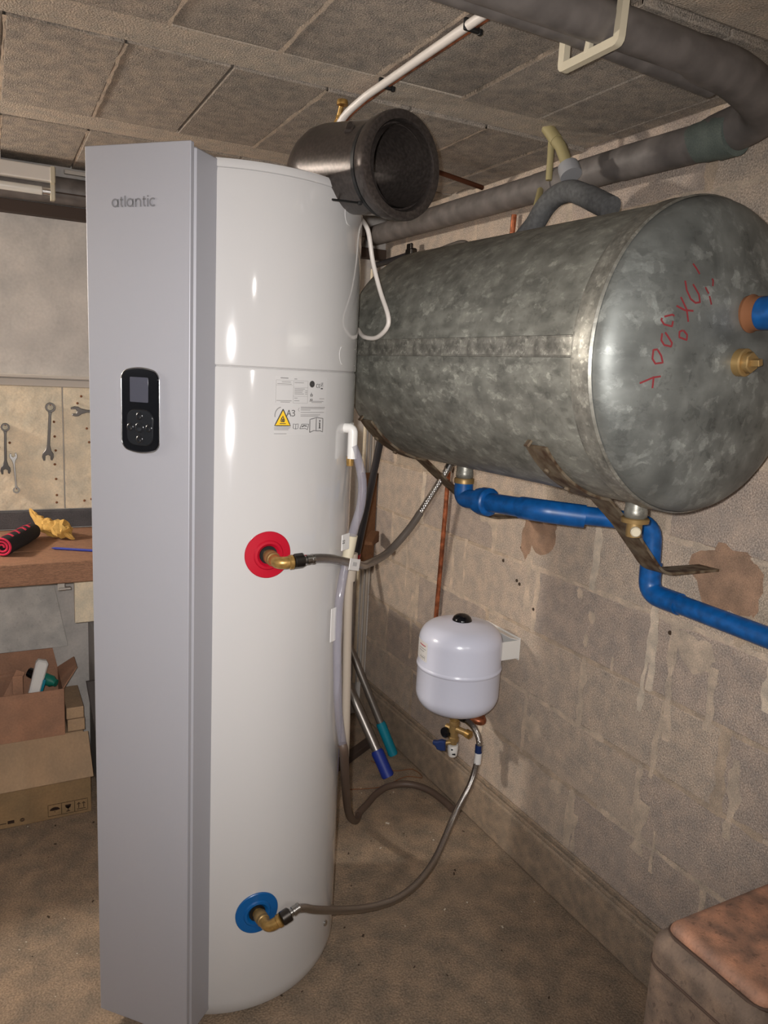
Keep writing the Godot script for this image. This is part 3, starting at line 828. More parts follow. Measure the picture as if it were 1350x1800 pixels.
	part("print", r2, M.print, func(b):
		var hh := 0.0008
		ribbon(b, shell, [Vector2(0.0245, 1.4685), Vector2(0.0065, 1.434), Vector2(0.0425, 1.434), Vector2(0.0245, 1.4685), Vector2(0.0238, 1.467)], 0.0022, hh)
		ribbon(b, shell, [Vector2(0.0215, 1.4415), Vector2(0.0205, 1.4455), Vector2(0.0222, 1.45), Vector2(0.0245, 1.4545), Vector2(0.0262, 1.4495), Vector2(0.028, 1.446), Vector2(0.0272, 1.4415)], 0.0024, hh)
		ribbon(b, shell, [Vector2(0.0245, 1.4415), Vector2(0.0245, 1.448)], 0.003, hh)
		ribbon(b, shell, [Vector2(0.0175, 1.4385), Vector2(0.0315, 1.4385)], 0.0016, hh)
		text(b, shell, "A3", Vector2(0.0325, 1.4605), 0.0135, 0.0005)
		# open book, gloved hand, booklet with an i
		ribbon(b, shell, [Vector2(0.0495, 1.4285), Vector2(0.0495, 1.4385), Vector2(0.0555, 1.437), Vector2(0.0615, 1.4385), Vector2(0.0615, 1.4285), Vector2(0.0555, 1.427), Vector2(0.0495, 1.4285)], 0.0008, hh)
		ribbon(b, shell, [Vector2(0.0555, 1.427), Vector2(0.0555, 1.437)], 0.0008, hh)
		ribbon(b, shell, [Vector2(0.066, 1.4275), Vector2(0.071, 1.4375), Vector2(0.0895, 1.4375), Vector2(0.086, 1.4255), Vector2(0.08, 1.4285), Vector2(0.066, 1.4275)], 0.0009, hh)
		ribbon(b, shell, [Vector2(0.071, 1.4315), Vector2(0.077, 1.4345), Vector2(0.084, 1.433)], 0.002, hh)
		ribbon(b, shell, [Vector2(0.0925, 1.4195), Vector2(0.0925, 1.4475), Vector2(0.1105, 1.4515), Vector2(0.111, 1.4225), Vector2(0.1045, 1.4235), Vector2(0.0925, 1.4195)], 0.0012, hh)
		ribbon(b, shell, [Vector2(0.1105, 1.4515), Vector2(0.131, 1.4495), Vector2(0.1315, 1.4195), Vector2(0.124, 1.4225), Vector2(0.111, 1.4225)], 0.0012, hh)
		ribbon(b, shell, [Vector2(0.1185, 1.4285), Vector2(0.1245, 1.4285)], 0.0016, hh)
		ribbon(b, shell, [Vector2(0.1215, 1.4285), Vector2(0.1215, 1.4395), Vector2(0.119, 1.4395)], 0.0026, hh)
		ribbon(b, shell, [Vector2(0.1215, 1.4425), Vector2(0.1215, 1.4457)], 0.003, hh))
	# shallow hand grips pressed into the shell
	for v in [[1.888, 0.0], [1.588, 0.0]]:
		part("grip_outline", h, M.lid, func(b):
			var pts := []
			for q in [Vector2(0.285, 0.018), Vector2(0.20, 0.02), Vector2(0.186, 0.012), Vector2(0.184, 0.0), Vector2(0.19, -0.014), Vector2(0.205, -0.02), Vector2(0.285, -0.02)]: pts.append(shell.call(q.x, v[0] + q.y, 0.0))
			sweep(b, smooth(pts, 5), 0.0011, 8))
	part("shell_screw", h, M.chrome, func(b): lathe(b, [Vector2(0.008, 0.0), Vector2(0.0075, 0.003), Vector2(0.004, 0.0052), Vector2(0.0, 0.0058)], 16, along(shell.call(HR * deg_to_rad(44.5), 0.127, 0.0), shell.call(HR * deg_to_rad(44.5), 0.127, 1.0) - shell.call(HR * deg_to_rad(44.5), 0.127, 0.0))))
	# hot and cold connections
	for q in [["hot_flange", M.red, 0.525, 1.156], ["cold_flange", M.blue_plastic, 0.519, 0.288]]:
		var f := part(q[0], h, q[1], func(b): flange(b, Vector2((q[2] - HA.x), q[3])))
		part("pipe_seal", f, M.rubber, func(b): lathe(b, [Vector2(0.0205, 0.0), Vector2(0.0195, 0.004), Vector2(0.016, 0.0035), Vector2(0.0, 0.0034)], 28, along(Vector3(q[2], q[3], HA.z + HR + 0.0005), Vector3(0, 0, 1))))
	# white drain elbow at the right edge
	var dp: Vector3 = shell.call(HR * deg_to_rad(44.0), 1.39, 0.0)
	var dn := Vector3(sin(deg_to_rad(44)), 0, cos(deg_to_rad(44)))
	part("drain_spout", h, M.white_plastic, func(b): sweep(b, bend([dp - dn * 0.004 + Vector3.UP * 0.035, dp + dn * 0.02 + Vector3.UP * 0.035, dp + dn * 0.02 - Vector3.UP * 0.035], 0.02), 0.0115, 16))
	part("drain_plate", h, M.white_plastic, func(b): rbox(b, Vector3(0.03, 0.10, 0.006), 0.003, Transform3D(Basis(Vector3.UP, deg_to_rad(52)), HA + Vector3(sin(deg_to_rad(52)), 0, cos(deg_to_rad(52))) * (HR + 0.003) + Vector3.UP * 1.385)))
	part("drain_plug", h, M.brass, func(b): lathe(b, [Vector2(0.0, -0.01), Vector2(0.008, -0.01), Vector2(0.009, 0.0), Vector2(0.009, 0.012)], 16, Transform3D(Basis.IDENTITY, dp + dn * 0.016 - Vector3.UP * 0.042)))

func tri_sign(b: MB, map: Callable) -> void:
	var A := Vector2(0.0245, 1.468); var B := Vector2(0.007, 1.4345); var C := Vector2(0.042, 1.4345)
	for i in 6:
		var p := A.lerp(B, i / 6.0); var q := A.lerp(C, i / 6.0)
		var r := A.lerp(B, (i + 1) / 6.0); var s := A.lerp(C, (i + 1) / 6.0)
		for j in 4:
			var P := [p.lerp(q, j / 4.0), p.lerp(q, (j + 1) / 4.0), r.lerp(s, (j + 1) / 4.0), r.lerp(s, j / 4.0)].map(func(x): return map.call(x.x, x.y, 0.0005))
			var nn: Vector3 = (P[3] - HA) * Vector3(1, 0, 1)
			nn = nn.normalized()
			b.quad(P[0], P[1], P[2], P[3], nn, nn, nn, nn)

func flange(b: MB, c: Vector2) -> void:
	# a rubber collar moulded to the round shell: rings that follow the curve
	var prof := [[0.0515, 0.0], [0.0515, 0.003], [0.050, 0.0042], [0.033, 0.0045], [0.0305, 0.0075], [0.0255, 0.0078], [0.0235, 0.006], [0.019, 0.0018], [0.012, 0.0014], [0.0, 0.0012]]
	var k := 56
	var rows := []
	for p in prof:
		var row := []
		for i in k:
			var d: Vector2 = Vector2.from_angle(TAU * i / k) * float(p[0])
			var u: float = c.x + d.x
			row.append(HA + Vector3(sin(u / HR), 0, cos(u / HR)) * (HR + p[1]) + Vector3.UP * (c.y + d.y))
		rows.append(row)
	for r in rows.size() - 1:
		for i in k:
			var j := (i + 1) % k
			var f: Vector3 = (rows[r][j] - rows[r][i]).cross(rows[r + 1][i] - rows[r][i]).normalized()
			var o: Vector3 = rows[r][i] - HA - Vector3.UP * c.y
			if f.dot(Vector3(0, 0, 1) + o.normalized() * 0.2) < 0: f = -f
			var g: Vector3 = (rows[r][j] - rows[r][(j + 1) % k]).cross(rows[r + 1][j] - rows[r][j]).normalized()
			if g.dot(f) < 0: g = -g
			b.quad(rows[r][i], rows[r][j], rows[r + 1][j], rows[r + 1][i], f, g, g, f)

func build_duct() -> void:
	var d := thing("duct_elbow", "dark grey air duct elbow with a round open mouth on the white water heater", "duct", Vector3(0.699, 1.955, -1.696))
	var C := Vector3(0.762, 1.968, -1.444)
	var n := Vector3(sin(deg_to_rad(14.05)) * cos(deg_to_rad(-1.9)), sin(deg_to_rad(-1.9)), cos(deg_to_rad(14.05)) * cos(deg_to_rad(-1.9)))
	var k := C - n * 0.245 + Vector3(0, 0.012, 0)
	var path := bend([Vector3(0.699, 1.968, -1.694), Vector3(k.x, k.y + 0.012, k.z), C - n * 0.03], 0.035, 4)
	part("elbow_body", d, M.duct, func(b): sweep(b, path, 0.093, 48, false))
	part("inner_wall", d, M.duct, func(b): sweep(b, bend([Vector3(0.699, 1.968, -1.694), Vector3(k.x, k.y + 0.012, k.z), C + n * 0.004], 0.06, 8), 0.078, 48, false))
	part("base_collar", d, M.duct, func(b): lathe(b, [Vector2(0.076, 0.0), Vector2(0.0955, 0.0), Vector2(0.0955, 0.012), Vector2(0.09, 0.014)], 48, Transform3D(Basis.IDENTITY, Vector3(0.699, 1.9555, -1.694))))
	part("mouth_ring", d, M.duct, func(b): lathe(b, [Vector2(0.092, -0.034), Vector2(0.099, -0.032), Vector2(0.104, -0.024), Vector2(0.105, 0.0), Vector2(0.1035, 0.0035), Vector2(0.100, 0.005), Vector2(0.087, 0.004), Vector2(0.0845, 0.0), Vector2(0.083, -0.012), Vector2(0.079, -0.014), Vector2(0.078, -0.05)], 72, along(C, n)))
	part("clamp_band", d, M.rubber, func(b): lathe(b, [Vector2(0.0925, -0.046), Vector2(0.0975, -0.046), Vector2(0.0975, -0.037), Vector2(0.0925, -0.037)], 64, along(C, n)))
	part("screw", d, M.chrome, func(b):
		for a in [200.0, 224.0, 250.0]:
			var q := along(C, n)
			rbox(b, Vector3(0.006, 0.007, 0.004), 0.0015, q * Transform3D(Basis(Vector3.UP, deg_to_rad(a)), Vector3.ZERO) * Transform3D(Basis.IDENTITY, Vector3(0, -0.041, 0.0985))))
	part("lug", d, M.duct, func(b): prism(b, PackedVector2Array([Vector2(-0.009, -0.012), Vector2(0.008, -0.014), Vector2(0.010, 0.006), Vector2(0.004, 0.016), Vector2(-0.004, 0.016), Vector2(-0.009, 0.008)]), 0.016, Transform3D(Basis.looking_at(Vector3(0.55, -0.55, -0.62), Vector3.UP), C - n * 0.105 + Vector3(-0.058, 0.062, 0.03)), 0.004))
	var tt := part("cable_tie", self, M.rubber, func(b):
		var e := C - n * 0.041 + Vector3(-0.064, -0.077, 0.004)
		rbox(b, Vector3(0.009, 0.008, 0.008), 0.002, Transform3D(Basis.IDENTITY, e))
		sweep(b, smooth([e, e + Vector3(-0.035, -0.0035, 0.012), e + Vector3(-0.07, -0.007, 0.022)], 4), 0.0021, 8))
	tag(tt, "thin black cable tie with a loose tail at the mouth of the duct elbow", "cable tie")

func build_tank() -> void:
	var k := thing("galvanised_tank", "large old galvanised steel tank lying on wall brackets, with red handwriting on its end", "water tank", Vector3(1.177, 1.607, -1.003))
	k.rotation.y = deg_to_rad(3.753)
	var T := k.transform
	var Z := T * Transform3D(Basis(Vector3.RIGHT, PI / 2), Vector3.ZERO)
	part("shell", k, M.zinc, func(b): lathe(b, [Vector2(TR, -0.87), Vector2(TR, -0.04)], 128, Z))
	part("rear_head", k, M.zinc_head, func(b):
		var p := []
		for i in 13: p.append(Vector2(TR * sin(PI / 2 * i / 12.0), -0.87 - 0.09 * cos(PI / 2 * i / 12.0)))
		lathe(b, p, 96, Z))
	part("front_head", k, M.zinc_head, func(b):
		var p := [Vector2(TR, -0.002)]
		for i in 17: p.append(Vector2(TR * cos(PI / 2 * i / 16.0), 0.09 * sin(PI / 2 * i / 16.0)))
		lathe(b, p, 128, Z))
	part("weld_band", k, M.zinc_band, func(b): lathe(b, [Vector2(TR - 0.001, -0.045), Vector2(TR + 0.003, -0.044), Vector2(TR + 0.0045, -0.036), Vector2(TR + 0.003, -0.030), Vector2(TR + 0.0038, -0.02), Vector2(TR + 0.0028, -0.006), Vector2(TR + 0.004, -0.001), Vector2(TR + 0.0005, 0.003)], 128, Z))
	var skin := func(u: float, v: float, hh: float) -> Vector3: return T * Vector3(-cos(v / TR) * (TR + hh), sin(v / TR) * (TR + hh), u)
	part("seam_strip", k, M.zinc_band, func(b):
		var e := []
		for i in 30: e.append(Vector2(-0.87 + 0.826 * i / 29.0, 0.008))
		ribbon(b, skin, e, 0.034, 0.0026)
		for s in [-1.0, 1.0]:
			var l := []
			for q in e: l.append(skin.call(q.x, q.y + s * 0.017, 0.0015))
			sweep(b, l, 0.0022, 8))
	var cap := func(u: float, v: float, hh: float) -> Vector3:
		var q := clampf(1.0 - (u * u + v * v) / (TR * TR), 0.0, 1.0)
		var w := 0.09 * sqrt(q)
		var nn := Vector3(u / (TR * TR), v / (TR * TR), w / (0.09 * 0.09)).normalized()
		return T * (Vector3(u, v, w) + nn * (hh + 0.0004))
	part("handwriting", k, M.marker, func(b):
		for s in [[Vector2(-0.2228, -0.0488), Vector2(-0.2013, -0.0381), Vector2(-0.1882, -0.0358)], [Vector2(-0.2009, -0.0365), Vector2(-0.1997, -0.0557)],
				[Vector2(-0.2002, 0.0075), Vector2(-0.2076, 0.0061), Vector2(-0.2076, -0.0082), Vector2(-0.2014, -0.0157), Vector2(-0.1882, -0.0134), Vector2(-0.1926, -0.0025), Vector2(-0.2001, 0.0065)],
				[Vector2(-0.1947, 0.0336), Vector2(-0.1955, 0.0226), Vector2(-0.1894, 0.0151), Vector2(-0.1763, 0.0133), Vector2(-0.1751, 0.0191), Vector2(-0.1855, 0.0311), Vector2(-0.1895, 0.0355)],
				[Vector2(-0.1928, 0.0604), Vector2(-0.1776, 0.0647), Vector2(-0.1742, 0.0627)], [Vector2(-0.1962, 0.058), Vector2(-0.1978, 0.0548), Vector2(-0.1922, 0.0479), Vector2(-0.1776, 0.0458), Vector2(-0.1763, 0.0544)],
				[Vector2(-0.1563, 0.0409), Vector2(-0.1626, 0.0383), Vector2(-0.1622, 0.0294), Vector2(-0.1468, 0.0257), Vector2(-0.1469, 0.0343), Vector2(-0.1551, 0.041)],
				[Vector2(-0.1707, 0.0793), Vector2(-0.1545, 0.0736), Vector2(-0.137, 0.0737)], [Vector2(-0.1627, 0.0941), Vector2(-0.1507, 0.0746), Vector2(-0.1464, 0.0553)],
				[Vector2(-0.1538, 0.121), Vector2(-0.1512, 0.1061), Vector2(-0.1433, 0.0925), Vector2(-0.1331, 0.087), Vector2(-0.1236, 0.0888), Vector2(-0.1264, 0.1013), Vector2(-0.1384, 0.1167)],
				[Vector2(-0.1364, 0.1503), Vector2(-0.1299, 0.1429), Vector2(-0.124, 0.1346)], [Vector2(-0.0979, 0.1294), Vector2(-0.0949, 0.1271), Vector2(-0.096, 0.1174)], [Vector2(-0.1125, 0.1143), Vector2(-0.1052, 0.1044)], [Vector2(-0.1034, 0.1007), Vector2(-0.0985, 0.087)]]:
			var q := []
			for i in s.size() - 1:
				for j in 5: q.append(s[i].lerp(s[i + 1], j / 5.0))
			q.append(s[-1])
			ribbon(b, cap, q, 0.003, 0.0003))
	for z in [-0.69, -0.11]:
		part("outlet_socket", k, M.zinc_band, func(b): lathe(b, [Vector2(0.0, -0.318), Vector2(0.021, -0.318), Vector2(0.0235, -0.314), Vector2(0.0235, -0.302), Vector2(0.0225, -0.300), Vector2(0.0225, -0.27)], 32, T * Transform3D(Basis.IDENTITY, Vector3(0, 0, z))))
	# socket and plug on the front end
	var s1: Vector3 = cap.call(0.0, 0.08, 0.0)
	var az := (cap.call(0.0, 0.08, 1.0) as Vector3 - s1).normalized()
	var zf := T.basis.z
	part("front_socket", k, M.rust, func(b): lathe(b, [Vector2(0.031, -0.004), Vector2(0.033, 0.004), Vector2(0.029, 0.010), Vector2(0.029, 0.022), Vector2(0.0, 0.022)], 32, along(s1, zf)))
	var s2: Vector3 = cap.call(-0.016, -0.004, 0.0)
	part("front_plug", k, M.brass_dull, func(b):
		lathe(b, [Vector2(0.024, -0.003), Vector2(0.024, 0.012), Vector2(0.0215, 0.014), Vector2(0.0, 0.014)], 32, along(s2, zf))
		lathe(b, [Vector2(0.0185, 0.013), Vector2(0.0185, 0.023), Vector2(0.0165, 0.025), Vector2(0.0, 0.025)], 6, along(s2, zf))
		rbox(b, Vector3(0.012, 0.02, 0.012), 0.002, along(s2, zf) * Transform3D(Basis(Vector3.UP, 0.3), Vector3(0, 0.03, 0))))
	# the two wall brackets that carry the tank
	for q in [[-0.175, "bent flat steel bracket under the front end of the galvanised tank"], [-0.84, "bent flat steel bracket under the rear end of the galvanised tank, behind the heater"]]:
		var zl: float = q[0]
		var at := T * Vector3(0, 0, zl)
		var wx := WALL - 0.002
		var br := thing("tank_bracket", q[1], "bracket", Vector3(wx, 1.142, at.z), "steel brackets under the tank")
		part("saddle_arm", br, M.rust_steel, func(b):
			var p := []
			for i in 12:
				var a := deg_to_rad(lerpf(218.0, 262.0, i / 11.0))
				p.append(T * Vector3(cos(a) * (TR + 0.0035), sin(a) * (TR + 0.0035), zl))
			var run := bend([T * Vector3(cos(deg_to_rad(262)) * (TR + 0.0035), sin(deg_to_rad(262)) * (TR + 0.0035), zl), Vector3(at.x + 0.035, 1.262, at.z), Vector3(1.315, 1.146, at.z), Vector3(wx, 1.142, at.z)], 0.03, 6)
			run.pop_front()
			sweep(b, p + run, 1.0, 4, true, [Vector2(-0.029, -0.003), Vector2(0.029, -0.003), Vector2(0.029, 0.003), Vector2(-0.029, 0.003)]))
		part("saddle_lip", br, M.rust_steel, func(b):
			var tip := T * Vector3(cos(deg_to_rad(217.5)) * (TR + 0.004), sin(deg_to_rad(217.5)) * (TR + 0.004), zl)
			rbox(b, Vector3(0.02, 0.006, 0.014), 0.002, Transform3D(Basis(Vector3.BACK, 0.9), tip + Vector3(-0.004, 0.004, -0.016))))
		for j in [0.3, 0.62]: part("bolt", br, M.rust_steel, func(b):
				var a := deg_to_rad(lerpf(218.0, 262.0, j))
				lathe(b, [Vector2(0.007, 0.0), Vector2(0.007, 0.006), Vector2(0.0, 0.007)], 6, along(T * Vector3(cos(a) * (TR + 0.0055), sin(a) * (TR + 0.0055), zl - 0.012), T.basis * Vector3(cos(a), sin(a), 0))))
	# brass valve under the front outlet
	var vb := T * Vector3(0, -0.318, -0.11)
	var bv := thing("drain_valve", "rusty brass fitting screwed into the tank's front outlet, pale plug on its side", "valve", vb)
	part("body", bv, M.brass_dull, func(b):
		lathe(b, [Vector2(0.0, -0.04), Vector2(0.015, -0.04), Vector2(0.016, -0.03), Vector2(0.016, -0.012), Vector2(0.028, -0.010), Vector2(0.029, -0.002), Vector2(0.027, 0.0), Vector2(0.0, 0.0)], 28, Transform3D(Basis.IDENTITY, vb)))
	part("plug", bv, M.pale_plastic, func(b): lathe(b, [Vector2(0.0105, 0.0), Vector2(0.0105, 0.008), Vector2(0.008, 0.011), Vector2(0.0, 0.011)], 20, along(vb + Vector3(-0.008, -0.026, 0.012), Vector3(-0.6, -0.1, 0.8))))

func build_pipes() -> void:
	# blue plastic pipework below the tank
	var T := Transform3D(Basis(Vector3.UP, deg_to_rad(3.753)), Vector3(1.177, 1.607, -1.003))
	var n1 := T * Vector3(0, -0.318, -0.69)
	var bp := thing("blue_manifold", "blue plastic pipe with an elbow and union nut, hung from the tank's rear outlet", "water pipe", n1)
	var e1 := n1 + Vector3(0, -0.055, 0)
	var p2 := Vector3(1.155, e1.y + 0.018, -1.40)
	part("collar", bp, M.brass_dull, func(b): lathe(b, [Vector2(0.0, -0.014), Vector2(0.027, -0.014), Vector2(0.027, -0.003), Vector2(0.025, 0.0), Vector2(0.0, 0.0)], 32, Transform3D(Basis.IDENTITY, n1)))
	part("elbow", bp, M.blue_pipe, func(b): sweep(b, bend([n1 + Vector3(0, -0.012, 0), e1, e1.lerp(p2, 0.22)], 0.035, 8), 0.0255, 28))
	part("union_nut", bp, M.blue_pipe, func(b): lathe(b, [Vector2(0.0, -0.022), Vector2(0.03, -0.022), Vector2(0.034, -0.018), Vector2(0.034, -0.004), Vector2(0.037, -0.002), Vector2(0.037, 0.022), Vector2(0.034, 0.026), Vector2(0.029, 0.028), Vector2(0.0, 0.028)], 16, along(e1.lerp(p2, 0.30), p2 - e1)))
	part("pipe", bp, M.blue_pipe, func(b): sweep(b, [e1.lerp(p2, 0.3), e1.lerp(p2, 0.85)], 0.0245, 28))
	part("socket", bp, M.blue_pipe, func(b):
		sweep(b, bend([e1.lerp(p2, 0.80), p2 + Vector3(0, 0, 0.0), Vector3(1.24, p2.y - 0.006, -1.335)], 0.035, 8), 0.0275, 28))
	part("lower_run", bp, M.blue_pipe, func(b): sweep(b, bend([Vector3(1.20, p2.y - 0.002, -1.37), Vector3(1.375, p2.y - 0.012, -1.25), Vector3(1.382, 1.072, -1.247), Vector3(1.395, 1.03, 1.6)], 0.045, 8), 0.022, 28))
	part("elbow_sleeve", bp, M.blue_pipe, func(b): sweep(b, bend([Vector3(1.3795, 1.145, -1.247), Vector3(1.382, 1.072, -1.247), Vector3(1.3825, 1.0705, -1.155)], 0.045, 8), 0.0255, 28))
	var fp := thing("blue_feed_pipe", "blue plastic pipe leaving the round end of the galvanised tank towards the wall", "water pipe", T * Vector3(0, 0.08, 0.105))
	part("pipe", fp, M.blue_pipe, func(b):
		var a := T * Vector3(0, 0.08, 0.106)
		sweep(b, bend([a, a + Vector3(0.005, 0, 0.085), Vector3(1.455, a.y, a.z + 0.10), Vector3(1.462, a.y - 0.02, 1.6)], 0.05, 8), 0.0225, 28)
		lathe(b, [Vector2(0.0, 0.0), Vector2(0.027, 0.0), Vector2(0.0285, 0.003), Vector2(0.0285, 0.05), Vector2(0.023, 0.052)], 32, along(a, T.basis.z)))
	# grey waste pipes under the ceiling
	var dw := thing("waste_pipe", "long grey plastic waste pipe along the block wall just under the ceiling", "waste pipe", Vector3(1.425, 2.098, -2.0))
	part("pipe", dw, M.pvc, func(b): sweep(b, [Vector3(1.428, 2.108, -2.92), Vector3(1.424, 2.097, -1.50)], 0.039, 28))
	part("pipe", dw, M.pvc, func(b): sweep(b, [Vector3(1.424, 2.097, -1.52), Vector3(1.42, 2.09, -1.26)], 0.0405, 28))
	part("socket", dw, M.pvc_green, func(b): sweep(b, [Vector3(1.421, 2.092, -1.30), Vector3(1.421, 2.091, -1.27), Vector3(1.421, 2.091, -1.265), Vector3(1.421, 2.09, -1.235), Vector3(1.421, 2.09, -1.23), Vector3(1.42, 2.09, -1.19)], [0.0405, 0.0425, 0.0445, 0.0445, 0.047, 0.047], 28))
	part("sleeve", dw, M.pvc, func(b): sweep(b, [Vector3(1.4245, 2.0985, -1.86), Vector3(1.424, 2.097, -1.755)], 0.0415, 28))
	var dc := thing("waste_pipe", "thick grey waste pipe crossing the ceiling, bending to the block wall at its end", "waste pipe", Vector3(0.9, 2.138, -1.06))
	part("pipe", dc, M.pvc, func(b): sweep(b, smooth([Vector3(0.2, 2.139, -1.055), Vector3(0.9, 2.138, -1.06), Vector3(1.10, 2.137, -1.063), Vector3(1.16, 2.1345, -1.066), Vector3(1.27, 2.128, -1.072), Vector3(1.40, 2.108, -1.115), Vector3(1.428, 2.096, -1.25)], 6), [0.033, 0.033, 0.033, 0.033, 0.033, 0.033, 0.033, 0.033, 0.033, 0.033, 0.033, 0.033, 0.033, 0.033, 0.0335, 0.034, 0.035, 0.0365, 0.038, 0.0385, 0.039, 0.0395, 0.04, 0.0405, 0.041, 0.0415, 0.042, 0.0425, 0.043, 0.0435, 0.044, 0.0445, 0.045, 0.0455, 0.046, 0.046, 0.046], 32))
	var ds := thing("waste_pipe", "thinner grey pipe running along the ceiling behind the thick waste pipe", "waste pipe", Vector3(0.8, 2.143, -1.118))
	part("pipe", ds, M.pvc, func(b): sweep(b, [Vector3(0.2, 2.145, -1.114), Vector3(0.9, 2.1435, -1.1185), Vector3(1.28, 2.142, -1.147)], 0.024, 24))
	part("vent_stub", ds, M.pvc, func(b): sweep(b, [Vector3(0.80, 2.15, -1.0), Vector3(0.835, 2.15, -1.005)], 0.013, 18))
	var hg := thing("pipe_hanger", "cream plastic strap hanger holding the two grey pipes under the ceiling", "pipe hanger", Vector3(0.92, TOP, -1.09))
	part("strap", hg, M.pale_plastic, func(b): sweep(b, bend([Vector3(0.926, TOP, -1.163), Vector3(0.926, 2.099, -1.163), Vector3(0.921, 2.097, -1.022), Vector3(0.921, TOP, -1.018)], 0.006, 3), 1.0, 4, true, [Vector2(-0.0075, -0.0065), Vector2(0.0075, -0.0065), Vector2(0.0075, 0.0065), Vector2(-0.0075, 0.0065)]))
	part("clip", hg, M.pale_plastic, func(b): rbox(b, Vector3(0.012, 0.03, 0.012), 0.003, Transform3D(Basis(Vector3.RIGHT, 0.2), Vector3(0.923, 2.115, -1.095))))
	# foam sleeves and rods between the tank and the ceiling
	var fo := thing("insulated_pipe", "bent pipe in split grey foam between the tank top and the waste pipe", "insulated pipe", Vector3(1.29, 1.96, -1.69))
	part("foam_sleeve", fo, M.foam, func(b): sweep(b, bend([Vector3(1.288, 1.935, -1.70), Vector3(1.298, 2.012, -1.645), Vector3(1.30, 2.028, -1.57), Vector3(1.303, 1.980, -1.46)], 0.05, 8), 0.0265, 24))
	part("foam_sleeve", fo, M.foam, func(b): sweep(b, [Vector3(1.302, 1.998, -1.50), Vector3(1.304, 1.958, -1.418)], 0.0275, 24))
	part("split_flap", fo, M.foam, func(b):
		sweep(b, [Vector3(1.284, 1.968, -1.688), Vector3(1.262, 1.925, -1.712)], 0.014, 10)
		sweep(b, [Vector3(1.292, 1.962, -1.682), Vector3(1.30, 1.917, -1.678)], 0.015, 10))
	part("inner_pipe", fo, M.yellow_rod, func(b): sweep(b, [Vector3(1.283, 1.99, -1.675), Vector3(1.277, 1.893, -1.71)], 0.007, 12))
	var rd := thing("pipe_stub", "yellowed pipe stub slanting from the ceiling into a pale foam collar", "pipe", Vector3(1.3, 2.18, -1.66))
	part("pipe", rd, M.yellow_rod, func(b): sweep(b, [Vector3(1.29, TOP, -1.665), Vector3(1.30, 2.135, -1.615), Vector3(1.301, 2.075, -1.577)], [0.0145, 0.0145, 0.0145], 20))
	part("coupling", rd, M.yellow_rod, func(b): sweep(b, [Vector3(1.2915, 2.183, -1.657), Vector3(1.297, 2.153, -1.631)], 0.016, 20))
	part("collar", rd, M.foam_pale, func(b): lathe(b, [Vector2(0.0155, 0.012), Vector2(0.025, 0.010), Vector2(0.027, 0.0), Vector2(0.027, -0.022), Vector2(0.0, -0.022)], 28, along(Vector3(1.301, 2.077, -1.578), Vector3(-0.01, 0.85, -0.5))))
	for q in [[Vector3(1.33, 2.145, -1.693), Vector3(1.33, 2.075, -1.69), "thin upright pale yellow pipe beside the foam collar under the ceiling"], [Vector3(1.345, 2.062, -1.742), Vector3(1.305, 2.012, -1.70), "short pale yellow pipe piece low beside the bent foam sleeve"]]:
		var o := thing("thin_pipe", q[2], "pipe", q[0])
		part("pipe", o, M.yellow_rod, func(b): sweep(b, [q[0] + Vector3(0, 0.045 if q[0].y > 2.1 else 0.0, 0), q[1]], 0.0085, 14))
	# copper
	var c1 := thing("copper_pipe", "copper pipe going down the block wall from the waste pipe to behind the tank", "copper pipe", Vector3(1.476, 2.03, -2.04))
	part("pipe", c1, M.copper, func(b): sweep(b, [Vector3(1.478, 2.062, -2.035), Vector3(1.478, 1.65, -2.05)], 0.0085, 16))
	var c2 := thing("copper_pipe", "copper pipe running down the block wall behind the white expansion vessel", "copper pipe", Vector3(1.482, 0.5, -2.36))
	part("pipe", c2, M.copper, func(b): sweep(b, smooth([Vector3(1.484, 1.62, -2.325), Vector3(1.484, 1.17, -2.325), Vector3(1.484, 0.62, -2.345), Vector3(1.484, 0.51, -2.335), Vector3(1.478, 0.46, -2.28), Vector3(1.45, 0.452, -2.14), Vector3(1.40, 0.456, -1.99)], 6), 0.0085, 16))
	var c3 := thing("ceiling_copper_pipe", "thin copper pipe strapped along the ceiling beside the white cable, ending in a brass valve", "copper pipe", Vector3(0.79, 2.17, -1.3))
	part("pipe", c3, M.copper, func(b): sweep(b, smooth([Vector3(0.802, 2.177, -1.05), Vector3(0.802, 2.176, -1.28), Vector3(0.80, 2.173, -1.64), Vector3(0.785, 2.155, -1.75), Vector3(0.772, 2.122, -1.815)], 6), 0.0068, 14))
	part("valve_body", c3, M.brass, func(b):
		lathe(b, [Vector2(0.0, -0.018), Vector2(0.0115, -0.018), Vector2(0.0115, -0.006), Vector2(0.0095, -0.004), Vector2(0.0095, 0.008), Vector2(0.012, 0.010), Vector2(0.012, 0.018), Vector2(0.0, 0.018)], 6, along(Vector3(0.765, 2.135, -1.79), Vector3(0.3, 0.8, 0.5)))
		sweep(b, [Vector3(0.765, 2.135, -1.79), Vector3(0.765, 2.168, -1.77)], 0.006, 12))
	part("valve_knob", c3, M.brass, func(b): lathe(b, [Vector2(0.0, -0.005), Vector2(0.013, -0.005), Vector2(0.0135, 0.0), Vector2(0.012, 0.006), Vector2(0.0, 0.007)], 20, Transform3D(Basis.IDENTITY, Vector3(0.766, 2.174, -1.767))))
	var wc := thing("ceiling_cable", "thick white cable strapped along the ceiling above the duct elbow", "cable", Vector3(0.787, 2.17, -1.3))
	part("cable", wc, M.white_cable, func(b): sweep(b, smooth([Vector3(0.786, 2.172, -1.05), Vector3(0.786, 2.171, -1.28), Vector3(0.784, 2.168, -1.58), Vector3(0.774, 2.158, -1.68), Vector3(0.758, 2.128, -1.755), Vector3(0.75, 2.06, -1.80)], 6), 0.0085, 14))
